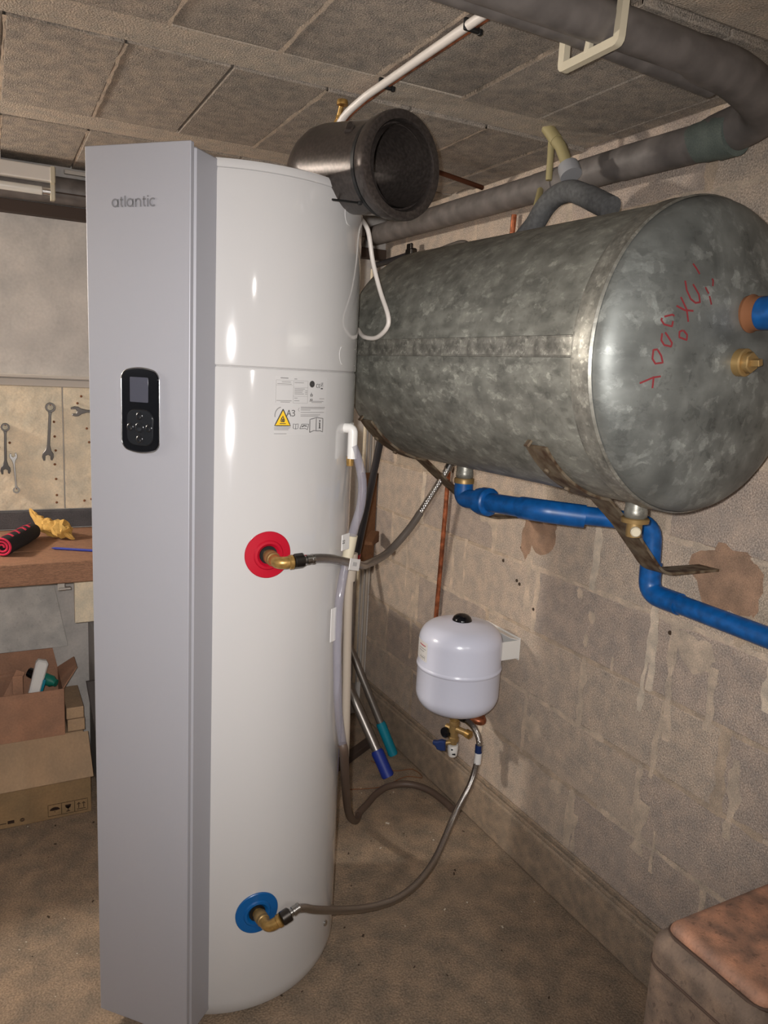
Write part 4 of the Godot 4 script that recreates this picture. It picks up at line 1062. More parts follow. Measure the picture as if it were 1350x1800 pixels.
	for z in [-1.60, -1.265]:
		var ct := part("cable_tie", self, M.rubber, func(b):
			rbox(b, Vector3(0.034, 0.022, 0.008), 0.004, Transform3D(Basis.IDENTITY, Vector3(0.794, 2.173, z)))
			rbox(b, Vector3(0.008, 0.01, 0.009), 0.002, Transform3D(Basis.IDENTITY, Vector3(0.813, 2.166, z))))
		tag(ct, "black cable tie round the white cable and copper pipe above the duct elbow" if z < -1.5 else "black cable tie round cable and copper pipe beside the grey waste pipes", "cable tie", "ties on the ceiling cable")
	var bt := part("brown_tube", self, M.copper_dark, func(b): sweep(b, smooth([Vector3(0.93, 2.172, -2.067), Vector3(1.1, 2.172, -2.10), Vector3(1.263, 2.168, -2.13), Vector3(1.43, 2.155, -2.15)], 5), 0.0075, 12))
	tag(bt, "dark brown tube crossing the ceiling from behind the duct mouth to the waste pipe", "tube")
	var wt := thing("wall_tube", "thin bent metal tube with a dark valve on the wall above the tank's rear end", "tube", Vector3(1.45, 2.0, -2.5))
	part("tube", wt, M.alu, func(b): sweep(b, smooth([Vector3(1.455, 2.005, -2.62), Vector3(1.455, 1.999, -2.50), Vector3(1.455, 2.008, -2.36), Vector3(1.456, 2.010, -2.29), Vector3(1.46, 1.99, -2.25), Vector3(1.465, 1.92, -2.235)], 6), 0.0065, 12))
	part("valve", wt, M.steel_dark, func(b):
		rbox(b, Vector3(0.03, 0.036, 0.05), 0.008, Transform3D(Basis.IDENTITY, Vector3(1.455, 2.012, -2.645)))
		rbox(b, Vector3(0.012, 0.022, 0.035), 0.004, Transform3D(Basis.IDENTITY, Vector3(1.448, 2.036, -2.645))))
	part("supply_pipe", wt, M.black_pipe, func(b): sweep(b, [Vector3(1.455, 2.008, -2.66), Vector3(1.455, 1.998, -2.93)], 0.0115, 14))

func hose_end(parent: Node, a: Vector3, d: Vector3) -> void:
	# hexagon nut and crimped ferrule at the start of a braided hose
	var f := along(a, d)
	part("nut", parent, M.steel_dark, func(b): lathe(b, [Vector2(0.0, -0.012), Vector2(0.0145, -0.012), Vector2(0.0165, -0.010), Vector2(0.0165, 0.009), Vector2(0.0145, 0.011), Vector2(0.0, 0.011)], 6, f))
	part("ferrule", parent, M.steel, func(b): lathe(b, [Vector2(0.0085, 0.010), Vector2(0.0085, 0.017), Vector2(0.0112, 0.018), Vector2(0.0112, 0.024), Vector2(0.0104, 0.025), Vector2(0.0104, 0.030), Vector2(0.0112, 0.031), Vector2(0.0112, 0.036), Vector2(0.0098, 0.037)], 24, f))

func build_hoses() -> void:
	for q in [["brass elbow screwed into the red upper flange of the water heater", Vector3(0.525, 1.156, -1.53), Vector3(0.527, 1.151, -1.460), Vector3(0.560, 1.153, -1.458)], ["brass elbow screwed into the blue lower flange of the water heater", Vector3(0.519, 0.288, -1.53), Vector3(0.527, 0.288, -1.462), Vector3(0.556, 0.306, -1.455)]]:
		var o := thing("brass_elbow", q[0], "pipe elbow", q[1], "brass elbows on the heater")
		part("body", o, M.brass, func(b): sweep(b, bend([q[1], q[2], q[3]], 0.022, 8), 0.0132, 24))
		part("collar", o, M.brass_dull, func(b): lathe(b, [Vector2(0.0, -0.012), Vector2(0.0142, -0.012), Vector2(0.0158, -0.008), Vector2(0.0158, 0.004), Vector2(0.0145, 0.007), Vector2(0.0152, 0.009), Vector2(0.0152, 0.014), Vector2(0.013, 0.016)], 28, along(q[1] + (q[2] - q[1]) * 0.42, q[2] - q[1])))
		part("bead", o, M.brass, func(b): lathe(b, [Vector2(0.013, -0.005), Vector2(0.0155, -0.003), Vector2(0.0155, 0.004), Vector2(0.013, 0.006)], 28, along(q[3] - (q[3] - q[2]).normalized() * 0.006, q[3] - q[2])))
	# upper hose, from the hot flange to the tank
	var h := thing("braided_hose", "steel braided hose from the red flange curving up to the underside of the tank", "hose", Vector3(0.575, 1.155, -1.458), "braided hoses of the heater")
	hose_end(h, Vector3(0.571, 1.1545, -1.458), Vector3(1, 0.02, -0.12))
	var hp := smooth([Vector3(0.600, 1.156, -1.462), Vector3(0.625, 1.153, -1.474), Vector3(0.668, 1.142, -1.500), Vector3(0.722, 1.122, -1.536), Vector3(0.776, 1.098, -1.590), Vector3(0.87, 1.058, -1.73), Vector3(0.98, 1.060, -1.824), Vector3(1.06, 1.122, -1.846), Vector3(1.115, 1.19, -1.856), Vector3(1.155, 1.25, -1.856), Vector3(1.186, 1.298, -1.856)], 8)
	part("hose", h, M.braid, func(b): sweep(b, hp, 0.0098, 20))
	part("film_sleeve", h, M.hose_film, func(b): sweep(b, hp.slice(27, 62), 0.0108, 20))
	var tx := Vector3(0.78, -0.26, -0.57).normalized()
	var tz := tx.cross(Vector3.UP).normalized() * -1.0
	if tz.z < 0: tz = -tz
	var tf := Transform3D(Basis(tx, tz.cross(tx), tz), Vector3(0.722, 1.1215, -1.521) + tz * 0.0115)
	part("paper_tag", h, M.sticker, func(b): rbox(b, Vector3(0.05, 0.027, 0.0015), 0.0006, tf))
	part("tag_print", h, M.print_grey, func(b):
		for j in 7: rbox(b, Vector3(0.0011 if j % 3 else 0.0018, 0.009, 0.0005), 0.0002, tf * Transform3D(Basis.IDENTITY, Vector3(-0.008 + 0.0026 * j, 0.001, 0.0009))))
	part("end_fitting", h, M.steel, func(b): lathe(b, [Vector2(0.0, -0.012), Vector2(0.0125, -0.012), Vector2(0.0125, 0.004), Vector2(0.0155, 0.006), Vector2(0.0155, 0.022), Vector2(0.0, 0.022)], 8, along(Vector3(1.187, 1.299, -1.856), Vector3(0.5, 0.86, 0))))
	# lower hose, from the cold flange to the fittings under the vessel
	var c := thing("braided_hose", "steel braided hose from the blue flange sagging over to the expansion vessel's brass fitting", "hose", Vector3(0.57, 0.312, -1.455), "braided hoses of the heater")
	hose_end(c, Vector3(0.566, 0.311, -1.4545), Vector3(1, 0.32, -0.1))
	var cp := smooth([Vector3(0.592, 0.3185, -1.459), Vector3(0.615, 0.309, -1.466), Vector3(0.655, 0.276, -1.488), Vector3(0.742, 0.212, -1.538), Vector3(0.85, 0.159, -1.576), Vector3(0.95, 0.14, -1.60), Vector3(1.05, 0.137, -1.647), Vector3(1.15, 0.146, -1.719), Vector3(1.25, 0.212, -1.788), Vector3(1.31, 0.298, -1.800), Vector3(1.328, 0.384, -1.798), Vector3(1.328, 0.440, -1.800), Vector3(1.326, 0.468, -1.828), Vector3(1.325, 0.474, -1.868)], 8)
	part("hose", c, M.braid, func(b): sweep(b, cp, 0.0098, 20))
	part("paper_tag", c, M.sticker, func(b): sweep(b, [Vector3(1.327, 0.362, -1.7985), Vector3(1.328, 0.384, -1.798), Vector3(1.328, 0.398, -1.798)], 0.0118, 8))
	part("dark_band", c, M.navy, func(b): sweep(b, [Vector3(1.328, 0.398, -1.798), Vector3(1.328, 0.424, -1.798)], 0.0116, 8))
	part("end_nut", c, M.steel_dark, func(b): lathe(b, [Vector2(0.0, -0.014), Vector2(0.016, -0.014), Vector2(0.016, 0.008), Vector2(0.011, 0.012), Vector2(0.011, 0.026)], 6, along(Vector3(1.325, 0.475, -1.892), Vector3(0, 0, 1))))
	# clear condensate hose down the heater's edge, then a brown hose on the floor
	var k := thing("drain_hose", "clear plastic drain hose hanging from the white spout down the heater's right edge", "hose", Vector3(0.73, 1.35, -1.59))
	part("hose", k, M.clear_hose, func(b): sweep(b, smooth([Vector3(0.748, 1.385, -1.588), Vector3(0.762, 1.348, -1.583), Vector3(0.770, 1.298, -1.575), Vector3(0.766, 1.244, -1.571), Vector3(0.754, 1.19, -1.576), Vector3(0.748, 1.14, -1.585), Vector3(0.732, 1.081, -1.576), Vector3(0.716, 1.017, -1.560), Vector3(0.715, 0.933, -1.560), Vector3(0.720, 0.846, -1.562), Vector3(0.732, 0.736, -1.572), Vector3(0.765, 0.61, -1.602)], 7), 0.0105, 18))
	part("lower_hose", k, M.brown_hose, func(b): sweep(b, smooth([Vector3(0.757, 0.635, -1.594), Vector3(0.768, 0.60, -1.604), Vector3(0.84, 0.42, -1.735), Vector3(0.95, 0.20, -1.93), Vector3(1.06, 0.05, -2.10), Vector3(1.117, 0.016, -2.185)], 7), 0.0115, 18))
	part("sleeve", k, M.pale_plastic, func(b): sweep(b, [Vector3(0.751, 1.175, -1.578), Vector3(0.748, 1.142, -1.583), Vector3(0.741, 1.11, -1.581)], 0.0135, 14))
	part("plastic_tag", k, M.sticker, func(b): rbox(b, Vector3(0.034, 0.038, 0.003), 0.0014, Transform3D(Basis(Vector3.UP, 0.62), Vector3(0.724, 1.165, -1.556))))
	part("tag_print", k, M.print, func(b): text(b, func(u, v, hh): return Vector3(0.711 + u * cos(0.62), 1.167 + v, -1.5446 - u * sin(0.62) + hh), "22", Vector2(0.0, 0.0), 0.008, 0.0004, true))
	part("paper_label", k, M.sticker, func(b): rbox(b, Vector3(0.022, 0.082, 0.002), 0.0009, Transform3D(Basis(Vector3.UP, 0.55), Vector3(0.700, 0.968, -1.552))))
	var bh := thing("beige_hose", "beige plastic hose hanging straight down the heater's right edge beside the clear hose", "hose", Vector3(0.756, 0.9, -1.598))
	part("hose", bh, M.beige_hose, func(b): sweep(b, smooth([Vector3(0.757, 1.125, -1.592), Vector3(0.755, 1.0, -1.592), Vector3(0.765, 0.80, -1.602), Vector3(0.774, 0.645, -1.612), Vector3(0.80, 0.55, -1.665)], 6), 0.0105, 16))
	part("end_cuff", bh, M.beige_hose, func(b): sweep(b, [Vector3(0.757, 1.128, -1.592), Vector3(0.7565, 1.09, -1.592), Vector3(0.756, 1.06, -1.592)], [0.0165, 0.016, 0.0135], 18))
	var br := part("brown_hose", self, M.brown_hose, func(b): sweep(b, smooth([Vector3(1.105, 0.022, -2.175), Vector3(1.165, 0.018, -2.223), Vector3(1.23, 0.016, -2.275), Vector3(1.30, 0.015, -2.305), Vector3(1.375, 0.015, -2.29), Vector3(1.425, 0.015, -2.225), Vector3(1.442, 0.014, -2.13), Vector3(1.44, 0.014, -2.08)], 6), 0.0125, 16))
	tag(br, "soft brown hose lying in an arch on the concrete floor below the mop handles", "hose")
	var wc := part("white_cable", self, M.white_cable, func(b): sweep(b, smooth([Vector3(0.835, 1.93, -1.79), Vector3(0.803, 1.895, -1.69), Vector3(0.805, 1.87, -1.672), Vector3(0.818, 1.812, -1.672), Vector3(0.83, 1.746, -1.651), Vector3(0.832, 1.685, -1.606), Vector3(0.832, 1.657, -1.612), Vector3(0.83, 1.637, -1.66), Vector3(0.824, 1.640, -1.715), Vector3(0.838, 1.66, -1.78)], 7), 0.0055, 12))
	tag(wc, "loose loop of white cable hanging beside the heater in front of the tank", "cable")

func build_vessel() -> void:
	var C := Vector3(1.325, 0, -1.936)
	var v := thing("expansion_vessel", "small round white expansion vessel with a black top cap, mounted on the block wall", "expansion vessel", C + Vector3(0, 0.49, 0))
	var X := Transform3D(Basis.IDENTITY, C)
	part("shell", v, M.vessel, func(b):
		var p := [Vector2(0.0, 0.487), Vector2(0.04, 0.489)]
		for i in 11:
			var a := deg_to_rad(-82.0 + 82.0 * i / 10.0)
			p.append(Vector2(0.0765 + 0.058 * cos(a), 0.552 + 0.060 * sin(a)))
		p.append_array([Vector2(0.1345, 0.634), Vector2(0.1352, 0.636), Vector2(0.1375, 0.639), Vector2(0.138, 0.642), Vector2(0.1375, 0.645), Vector2(0.1352, 0.648), Vector2(0.1345, 0.650)])
		for i in 11:
			var a := deg_to_rad(80.0 * i / 10.0)
			p.append(Vector2(0.0765 + 0.058 * cos(a), 0.722 + 0.058 * sin(a)))
		p.append_array([Vector2(0.05, 0.788), Vector2(0.0, 0.793)])
		lathe(b, p, 96, X))
	part("top_cap", v, M.gloss_black, func(b): lathe(b, [Vector2(0.032, 0.787), Vector2(0.032, 0.791), Vector2(0.028, 0.80), Vector2(0.02, 0.807), Vector2(0.009, 0.811), Vector2(0.0, 0.8115)], 32, X))
	part("nipple", v, M.steel, func(b): lathe(b, [Vector2(0.018, 0.47), Vector2(0.018, 0.482), Vector2(0.024, 0.484), Vector2(0.024, 0.489)], 24, X))
	part("wall_bracket", v, M.white_plastic, func(b):
		rbox(b, Vector3(0.004, 0.075, 0.19), 0.001, Transform3D(Basis.IDENTITY, Vector3(1.4975, 0.70, -1.945)))
		rbox(b, Vector3(0.078, 0.062, 0.003), 0.001, Transform3D(Basis.IDENTITY, Vector3(1.461, 0.70, -1.852)))
		rbox(b, Vector3(0.078, 0.062, 0.003), 0.001, Transform3D(Basis.IDENTITY, Vector3(1.461, 0.70, -2.038)))
		rbox(b, Vector3(0.04, 0.003, 0.19), 0.001, Transform3D(Basis(Vector3.BACK, -0.3), Vector3(1.475, 0.737, -1.945))))
	var sm := func(u: float, w: float, hh: float) -> Vector3: return C + Vector3(sin(u), 0, cos(u)) * (0.1348 + hh) + Vector3.UP * w
	var lab := part("sticker", v, M.sticker, func(b): ribbon(b, sm, range(9).map(func(i): return Vector2(deg_to_rad(-118.0 + 4.4 * i), 0.700)), 0.062, 0.0002))
	part("print", lab, M.print_grey, func(b):
		for q in [[-104, -86, 0.708], [-104, -90, 0.700], [-102, -88, 0.680]]: ribbon(b, sm, [Vector2(deg_to_rad(q[0]), q[2]), Vector2(deg_to_rad((q[0] + q[1]) / 2.0), q[2]), Vector2(deg_to_rad(q[1]), q[2])], 0.002, 0.0004)
		for a in [-97.0, -92.0, -88.0]: ribbon(b, sm, [Vector2(deg_to_rad(a), 0.672), Vector2(deg_to_rad(a), 0.688)], 0.012, 0.0004))
	part("print", lab, M.red, func(b): ribbon(b, sm, [Vector2(deg_to_rad(-104.0), 0.719), Vector2(deg_to_rad(-95.0), 0.719), Vector2(deg_to_rad(-87.0), 0.719)], 0.003, 0.0004))
	# safety group below it
	var g := thing("safety_valve", "brass safety valve with a blue lever and white drain cup below the white expansion vessel", "valve", C + Vector3(0, 0.35, 0))
	part("body", g, M.brass_dull, func(b):
		lathe(b, [Vector2(0.0, 0.362), Vector2(0.012, 0.362), Vector2(0.012, 0.372), Vector2(0.017, 0.374), Vector2(0.017, 0.386), Vector2(0.0135, 0.389), Vector2(0.0135, 0.402), Vector2(0.016, 0.404), Vector2(0.016, 0.43), Vector2(0.0175, 0.432), Vector2(0.0175, 0.440), Vector2(0.015, 0.442), Vector2(0.015, 0.449), Vector2(0.019, 0.452), Vector2(0.019, 0.466), Vector2(0.0165, 0.469), Vector2(0.0165, 0.475)], 28, X)
		sweep(b, [C + Vector3(0, 0.418, 0), C + Vector3(0.02, 0.418, 0.055)], 0.011, 16)
		sweep(b, [C + Vector3(0, 0.412, 0), C + Vector3(-0.01, 0.412, -0.03)], 0.011, 16))
	part("upper_union", g, M.brass, func(b): lathe(b, [Vector2(0.0195, 0.449), Vector2(0.0195, 0.470), Vector2(0.0165, 0.474), Vector2(0.0165, 0.483)], 8, X))
	part("side_outlet", g, M.brass, func(b): lathe(b, [Vector2(0.0, -0.004), Vector2(0.0145, -0.004), Vector2(0.0145, 0.012), Vector2(0.009, 0.016), Vector2(0.0, 0.016)], 16, along(C + Vector3(0.018, 0.418, 0.05), Vector3(0.35, -0.1, 0.95))))
	part("black_cap", g, M.gloss_black, func(b): lathe(b, [Vector2(0.0, -0.002), Vector2(0.0165, -0.002), Vector2(0.0175, 0.004), Vector2(0.0165, 0.012), Vector2(0.0, 0.013)], 24, along(C + Vector3(-0.016, 0.398, -0.02), Vector3(-0.80, 0.05, 0.25))))
	part("lever_stem", g, M.brass_dull, func(b): sweep(b, [C + Vector3(0, 0.37, 0), C + Vector3(-0.03, 0.364, -0.012)], 0.008, 12))
	part("blue_lever", g, M.navy, func(b): prism(b, PackedVector2Array([Vector2(-0.008, -0.016), Vector2(0.006, -0.018), Vector2(0.02, -0.014), Vector2(0.026, -0.002), Vector2(0.034, 0.002), Vector2(0.034, 0.012), Vector2(0.02, 0.013), Vector2(0.006, 0.018), Vector2(-0.008, 0.016)]), 0.018, Transform3D(Basis(Vector3(-0.75, -0.05, -0.66).normalized(), Vector3(0, 1, -0.08).normalized(), Vector3(-0.66, 0.0, 0.75).normalized()).orthonormalized(), C + Vector3(-0.030, 0.36, -0.012)), 0.004))
	part("drain_cup", g, M.white_plastic, func(b): lathe(b, [Vector2(0.0, 0.318), Vector2(0.0115, 0.318), Vector2(0.0155, 0.323), Vector2(0.0175, 0.345), Vector2(0.0175, 0.358), Vector2(0.0, 0.359)], 28, X))
	part("cup_slots", g, M.gloss_black, func(b):
		for q in [[-0.002, 0.349, 0.006, 0.005], [0.004, 0.333, 0.011, 0.005]]:
			rbox(b, Vector3(q[2], q[3], 0.004), 0.001, Transform3D(Basis(Vector3.UP, deg_to_rad(-34)), C + Vector3(-0.0098 + q[0], q[1], 0.0138 + q[0] * 0.6))))
	var ce := thing("copper_elbow", "copper pipe elbow coming out of the brass fitting under the expansion vessel", "pipe elbow", C + Vector3(0.02, 0.47, 0.03))
	part("elbow", ce, M.copper, func(b): sweep(b, bend([C + Vector3(0.012, 0.470, 0.012), C + Vector3(0.056, 0.462, 0.082), C + Vector3(0.172, 0.445, -0.15)], 0.03, 7), 0.0128, 20))
	part("joint_sleeve", ce, M.copper, func(b): sweep(b, [C + Vector3(0.018, 0.469, 0.022), C + Vector3(0.036, 0.465, 0.05)], 0.0145, 20))

func build_corner() -> void:
	# upside-down mop handles leaning into the corner
	for q in [["aluminium mop handle with a dark blue grip, leaning upside down beside the heater", Vector3(1.323, 0.02, -2.357), Vector3(1.10, 0.796, -2.92), 0.255 * 0.42, M.dark_blue, 0.0185, 0.025], ["aluminium mop handle with a teal grip, leaning upside down in the corner", Vector3(1.428, 0.014, -2.512), Vector3(1.119, 0.977, -2.92), 0.128, M.teal, 0.0155, 0.0205]]:
		var o := thing("mop_handle", q[0], "mop handle", q[1])
		var d: Vector3 = q[2] - q[1]
		part("pole", o, M.alu, func(b): sweep(b, [q[1] + d * q[3], q[2]], q[5], 18))
		part("grip", o, q[4], func(b): sweep(b, [q[1], q[1] + d * 0.006, q[1] + d * q[3] * 0.5, q[1] + d * q[3] * 0.96, q[1] + d * (q[3] + 0.004)], [q[6] * 0.8, q[6], q[6] * 0.96, q[6], q[6] * 0.86], 20))
	var bp := thing("black_pole", "dark grey pole leaning behind the heater, red ring near its middle", "pole", Vector3(1.13, 0.0, -2.63))
	part("pole", bp, M.black_pipe, func(b): sweep(b, [Vector3(1.13, 0.0, -2.63), Vector3(1.166, 0.917, -2.40), Vector3(1.196, 1.62, -2.222)], 0.0125, 18))
	part("red_ring", bp, M.red, func(b): sweep(b, [Vector3(1.1645, 0.875, -2.4105), Vector3(1.166, 0.91, -2.4018)], 0.0138, 18))
	for q in [[1.438, 0.0075, "leftmost of three thin upright pipes in the room corner behind the heater"], [1.459, 0.006, "middle one of three thin upright pipes in the room corner"], [1.480, 0.008, "rightmost of three thin upright pipes, touching the block wall in the corner"]]:
		var cp := part("corner_pipe", self, M.cream if q[0] < 1.45 else M.beige_hose, func(b): sweep(b, [Vector3(q[0], 0.16, BACK + 0.012), Vector3(q[0], 1.98, BACK + 0.012)], q[1], 14))
		tag(cp, q[2], "pipe", "thin corner pipes")
	var tb := part("timber_board", self, M.timber, func(b): rbox(b, Vector3(0.075, 0.42, 0.02), 0.003, Transform3D(Basis.IDENTITY, Vector3(1.458, 0.92, BACK + 0.031))))
	tag(tb, "short brown board upright over the thin pipes in the room corner", "board")
	var tw := part("timber_wedge", self, M.timber, func(b): prism(b, PackedVector2Array([Vector2(0, -0.024), Vector2(0.0, 0.024), Vector2(-0.075, 0.020), Vector2(-0.145, 0.006), Vector2(-0.145, -0.008)]), 0.035, Transform3D(Basis(Vector3(0.60, 0, -0.80), Vector3.UP, Vector3(0.80, 0, 0.60)), Vector3(1.452, 0.862, -2.86)), 0.003))
	tag(tw, "dark brown wooden wedge sticking out of the room corner above the hose", "wedge")
	var bt := part("timber_batten", self, M.dark_wood, func(b): rbox(b, Vector3(0.04, 0.028, 0.36), 0.004, Transform3D(Basis(Vector3.UP, deg_to_rad(-58)), Vector3(1.24, 0.014, -2.56))))
	tag(bt, "dark wooden batten on the floor behind the blue mop handle", "batten")
	var wr := part("wire", self, M.rust, func(b): sweep(b, smooth([Vector3(1.33, 0.004, -2.52), Vector3(1.38, 0.003, -2.42), Vector3(1.455, 0.003, -2.40), Vector3(1.46, 0.003, -2.33), Vector3(1.40, 0.003, -2.36), Vector3(1.28, 0.003, -2.33), Vector3(1.16, 0.003, -2.36)], 6), 0.0018, 8))
	tag(wr, "thin rusty wire curled on the floor near the mop grips", "wire")

func build_bench() -> void:
	var w := thing("workbench", "workbench with a thick worn timber top against the white back wall", "workbench", Vector3(-0.1, 0, -2.68))
	for q in [[-2.945, -2.79], [-2.787, -2.60], [-2.597, -2.43]]:
		part("top_plank", w, M.bench, func(b): rbox(b, Vector3(1.72, 0.068, absf(q[1] - q[0])), 0.004, Transform3D(Basis.IDENTITY, Vector3(-0.11, 0.906, (q[0] + q[1]) / 2))))
	for q in [[-0.92, -2.48], [-0.92, -2.90], [0.70, -2.48], [0.70, -2.90]]:
		part("leg", w, M.timber, func(b): rbox(b, Vector3(0.07, 0.872, 0.07), 0.004, Transform3D(Basis.IDENTITY, Vector3(q[0], 0.436, q[1]))))
	part("apron", w, M.cream, func(b): rbox(b, Vector3(0.42, 0.205, 0.018), 0.003, Transform3D(Basis.IDENTITY, Vector3(0.445, 0.77, -2.66))))
	part("drawer_runner", w, M.white_trim, func(b):
		rbox(b, Vector3(0.022, 0.075, 0.004), 0.001, Transform3D(Basis.IDENTITY, Vector3(0.192, 0.834, -2.62)))
		rbox(b, Vector3(0.036, 0.006, 0.02), 0.001, Transform3D(Basis.IDENTITY, Vector3(0.203, 0.803, -2.62)))
		rbox(b, Vector3(0.036, 0.006, 0.02), 0.001, Transform3D(Basis.IDENTITY, Vector3(0.2, 0.866, -2.62))))
	# spanners on the boards
	var zz := BACK + 0.014
	for q in [[Vector2(0.195, 1.378), Vector2(0.183, 1.205), 0.017, M.steel_dark, "longest dark steel spanner hanging upright on the cream board"], [Vector2(0.05, 1.306), Vector2(0.046, 1.156), 0.0145, M.steel_dark, "dark steel spanner on the cream board above the small bright one"], [Vector2(0.078, 1.085), Vector2(0.072, 1.206), 0.0115, M.steel, "small bright chrome spanner hanging below the dark one, leftmost on the board"], [Vector2(0.45, 1.372), Vector2(0.278, 1.366), 0.016, M.steel_dark, "dark spanner lying level on the cream board, half hidden by the heater column"]]:
		spanner(q[0], q[1], q[2], q[3], q[4], zz)
	# things on the bench
	var cl := thing("rolled_cloth", "rolled black cloth with red markings lying on the workbench", "cloth", Vector3(0.09, 0.94, -2.68))
	var a := Vector3(0.022, 0.969, -2.545)
	var e := Vector3(0.125, 0.966, -2.80)
	var f := along(a, e - a)
	var L := (e - a).length()
	part("roll", cl, M.cloth_black, func(b): lathe(b, [Vector2(0.0, 0.004), Vector2(0.022, 0.004), Vector2(0.0265, 0.0), Vector2(0.029, 0.012), Vector2(0.0285, L * 0.35), Vector2(0.0295, L * 0.6), Vector2(0.027, L - 0.02), Vector2(0.02, L), Vector2(0.0, L)], 32, f))
	part("rolled_edge", cl, M.cloth_red, func(b):
		var s := []
		for i in 60:
			var t := i / 59.0
			var r := 0.006 + 0.0222 * t
			s.append(f * Vector3(cos(t * TAU * 2.3) * r, 0.001 - 0.003 * t, sin(t * TAU * 2.3) * r))
		sweep(b, s, 0.0036, 8))
	var rm := func(u: float, v: float, hh: float) -> Vector3: return f * Vector3(sin(v) * (0.0292 + hh), u, -cos(v) * (0.0292 + hh))
	var up := f.affine_inverse().basis * Vector3.UP
	var v0 := atan2(up.x, -up.z)
	for s in [[Vector2(0.05, -0.55), Vector2(0.06, 0.1), Vector2(0.05, 0.7), Vector2(0.085, 0.75)], [Vector2(0.10, -0.6), Vector2(0.115, 0.1), Vector2(0.10, 0.75)], [Vector2(0.115, 0.05), Vector2(0.145, 0.1)], [Vector2(0.155, -0.6), Vector2(0.165, 0.0), Vector2(0.155, 0.7)], [Vector2(0.195, -0.5), Vector2(0.21, 0.1), Vector2(0.19, 0.6)], [Vector2(0.215, 0.1), Vector2(0.24, 0.0)]]:
		part("mark", cl, M.cloth_red, func(b):
			var q := []
			for i in s.size() - 1:
				for j in 4: q.append(s[i].lerp(s[i + 1], j / 4.0) + Vector2(0, v0))
			q.append(s[-1] + Vector2(0, v0))
			ribbon(b, rm, q, 0.011, 0.0012))
	var ch := thing("chamois_pouch", "crumpled yellow chamois pouch lying on the workbench below the long spanner", "pouch", Vector3(0.18, 0.94, -2.8))
	part("pouch", ch, M.chamois, func(b): crumple(b, [Vector3(0.118, 1.022, -2.905), Vector3(0.135, 0.998, -2.865), Vector3(0.16, 0.980, -2.83), Vector3(0.185, 0.974, -2.795), Vector3(0.205, 0.972, -2.765), Vector3(0.222, 0.962, -2.74)], [0.003, 0.013, 0.024, 0.03, 0.031, 0.022]))
	part("flap", ch, M.chamois, func(b): crumple(b, [Vector3(0.205, 0.975, -2.765), Vector3(0.226, 0.957, -2.735), Vector3(0.246, 0.944, -2.725)], [0.012, 0.011, 0.003]))
	var pe := thing("pen", "blue pen lying on the workbench in front of the pouch", "pen", Vector3(0.2, 0.945, -2.58))
	part("barrel", pe, M.blue_pen, func(b): sweep(b, [Vector3(0.176, 0.9445, -2.60), Vector3(0.305, 0.9445, -2.525)], 0.0042, 12))
	part("tip", pe, M.blue_pen, func(b): sweep(b, [Vector3(0.177, 0.9445, -2.5995), Vector3(0.166, 0.9445, -2.606)], [0.0042, 0.0015], 12))
	# a lit bulb over the far end of the bench, left of the frame
	var lb := thing("bench_lamp", "lit white globe on a white wall holder above the far left end of the workbench", "lamp", Vector3(-1.25, 1.93, -2.9))
	part("holder", lb, M.lamp_white, func(b): sweep(b, [Vector3(-1.25, 1.93, BACK), Vector3(-1.25, 1.93, -2.86)], 0.02, 20))
	var gl := mat(c8(255, 244, 230), 0.4)
	gl.emission_enabled = true; gl.emission = Color(1.0, 0.93, 0.84); gl.emission_energy_multiplier = 3.0
	part("globe_bulb", lb, gl, func(b): lathe(b, [Vector2(0.0, -0.075), Vector2(0.035, -0.066), Vector2(0.062, -0.042), Vector2(0.075, 0.0), Vector2(0.062, 0.042), Vector2(0.035, 0.066), Vector2(0.02, 0.072)], 32, along(Vector3(-1.25, 1.93, -2.815), Vector3(0, 0, -1))))
	var bl := OmniLight3D.new()
	bl.name = "bench_lamp_light"; bl.position = Vector3(-1.25, 1.93, -2.815); bl.light_color = Color(1.0, 0.965, 0.92)
	bl.light_energy = 2.3; bl.light_size = 0.075; bl.omni_range = 9; bl.omni_attenuation = 2; bl.shadow_enabled = true
	add_child(bl)
	# the garage's lit ceiling lamp, behind the camera
	var cl2 := thing("ceiling_lamp", "lit fluorescent tube lamp on the ceiling behind the camera", "lamp", Vector3(0.55, TOP, 1.3))
	part("housing", cl2, M.lamp_white, func(b): rbox(b, Vector3(0.06, 0.045, 0.66), 0.005, Transform3D(Basis.IDENTITY, Vector3(0.55, TOP - 0.0215, 1.3))))
	var tg := mat(c8(250, 250, 246), 0.4)
	tg.emission_enabled = true; tg.emission = Color(1.0, 0.98, 0.95); tg.emission_energy_multiplier = 5.0
	part("glow_tube", cl2, tg, func(b): sweep(b, [Vector3(0.55, TOP - 0.06, 1.0), Vector3(0.55, TOP - 0.06, 1.6)], 0.013, 18))
	var al := AreaLight3D.new()
	al.name = "ceiling_lamp_light"; al.area_size = Vector2(0.03, 0.6)
	al.position = Vector3(0.55, TOP - 0.078, 1.3); al.rotation_degrees = Vector3(-90, 0, 0)
	al.light_color = Color(1.0, 0.98, 0.95); al.light_energy = 1.6; al.area_range = 9; al.area_attenuation = 2; al.shadow_enabled = true
	add_child(al)
	# dead fluorescent tube, conduit and pipe under the ceiling
	var la := thing("fluorescent_lamp", "unlit white fluorescent tube lamp under the ceiling at the back wall", "lamp", Vector3(-0.4, 2.12, -2.87))
	part("housing", la, M.lamp_white, func(b): rbox(b, Vector3(1.2, 0.046, 0.055), 0.004, Transform3D(Basis.IDENTITY, Vector3(-0.385, 2.136, -2.855))))
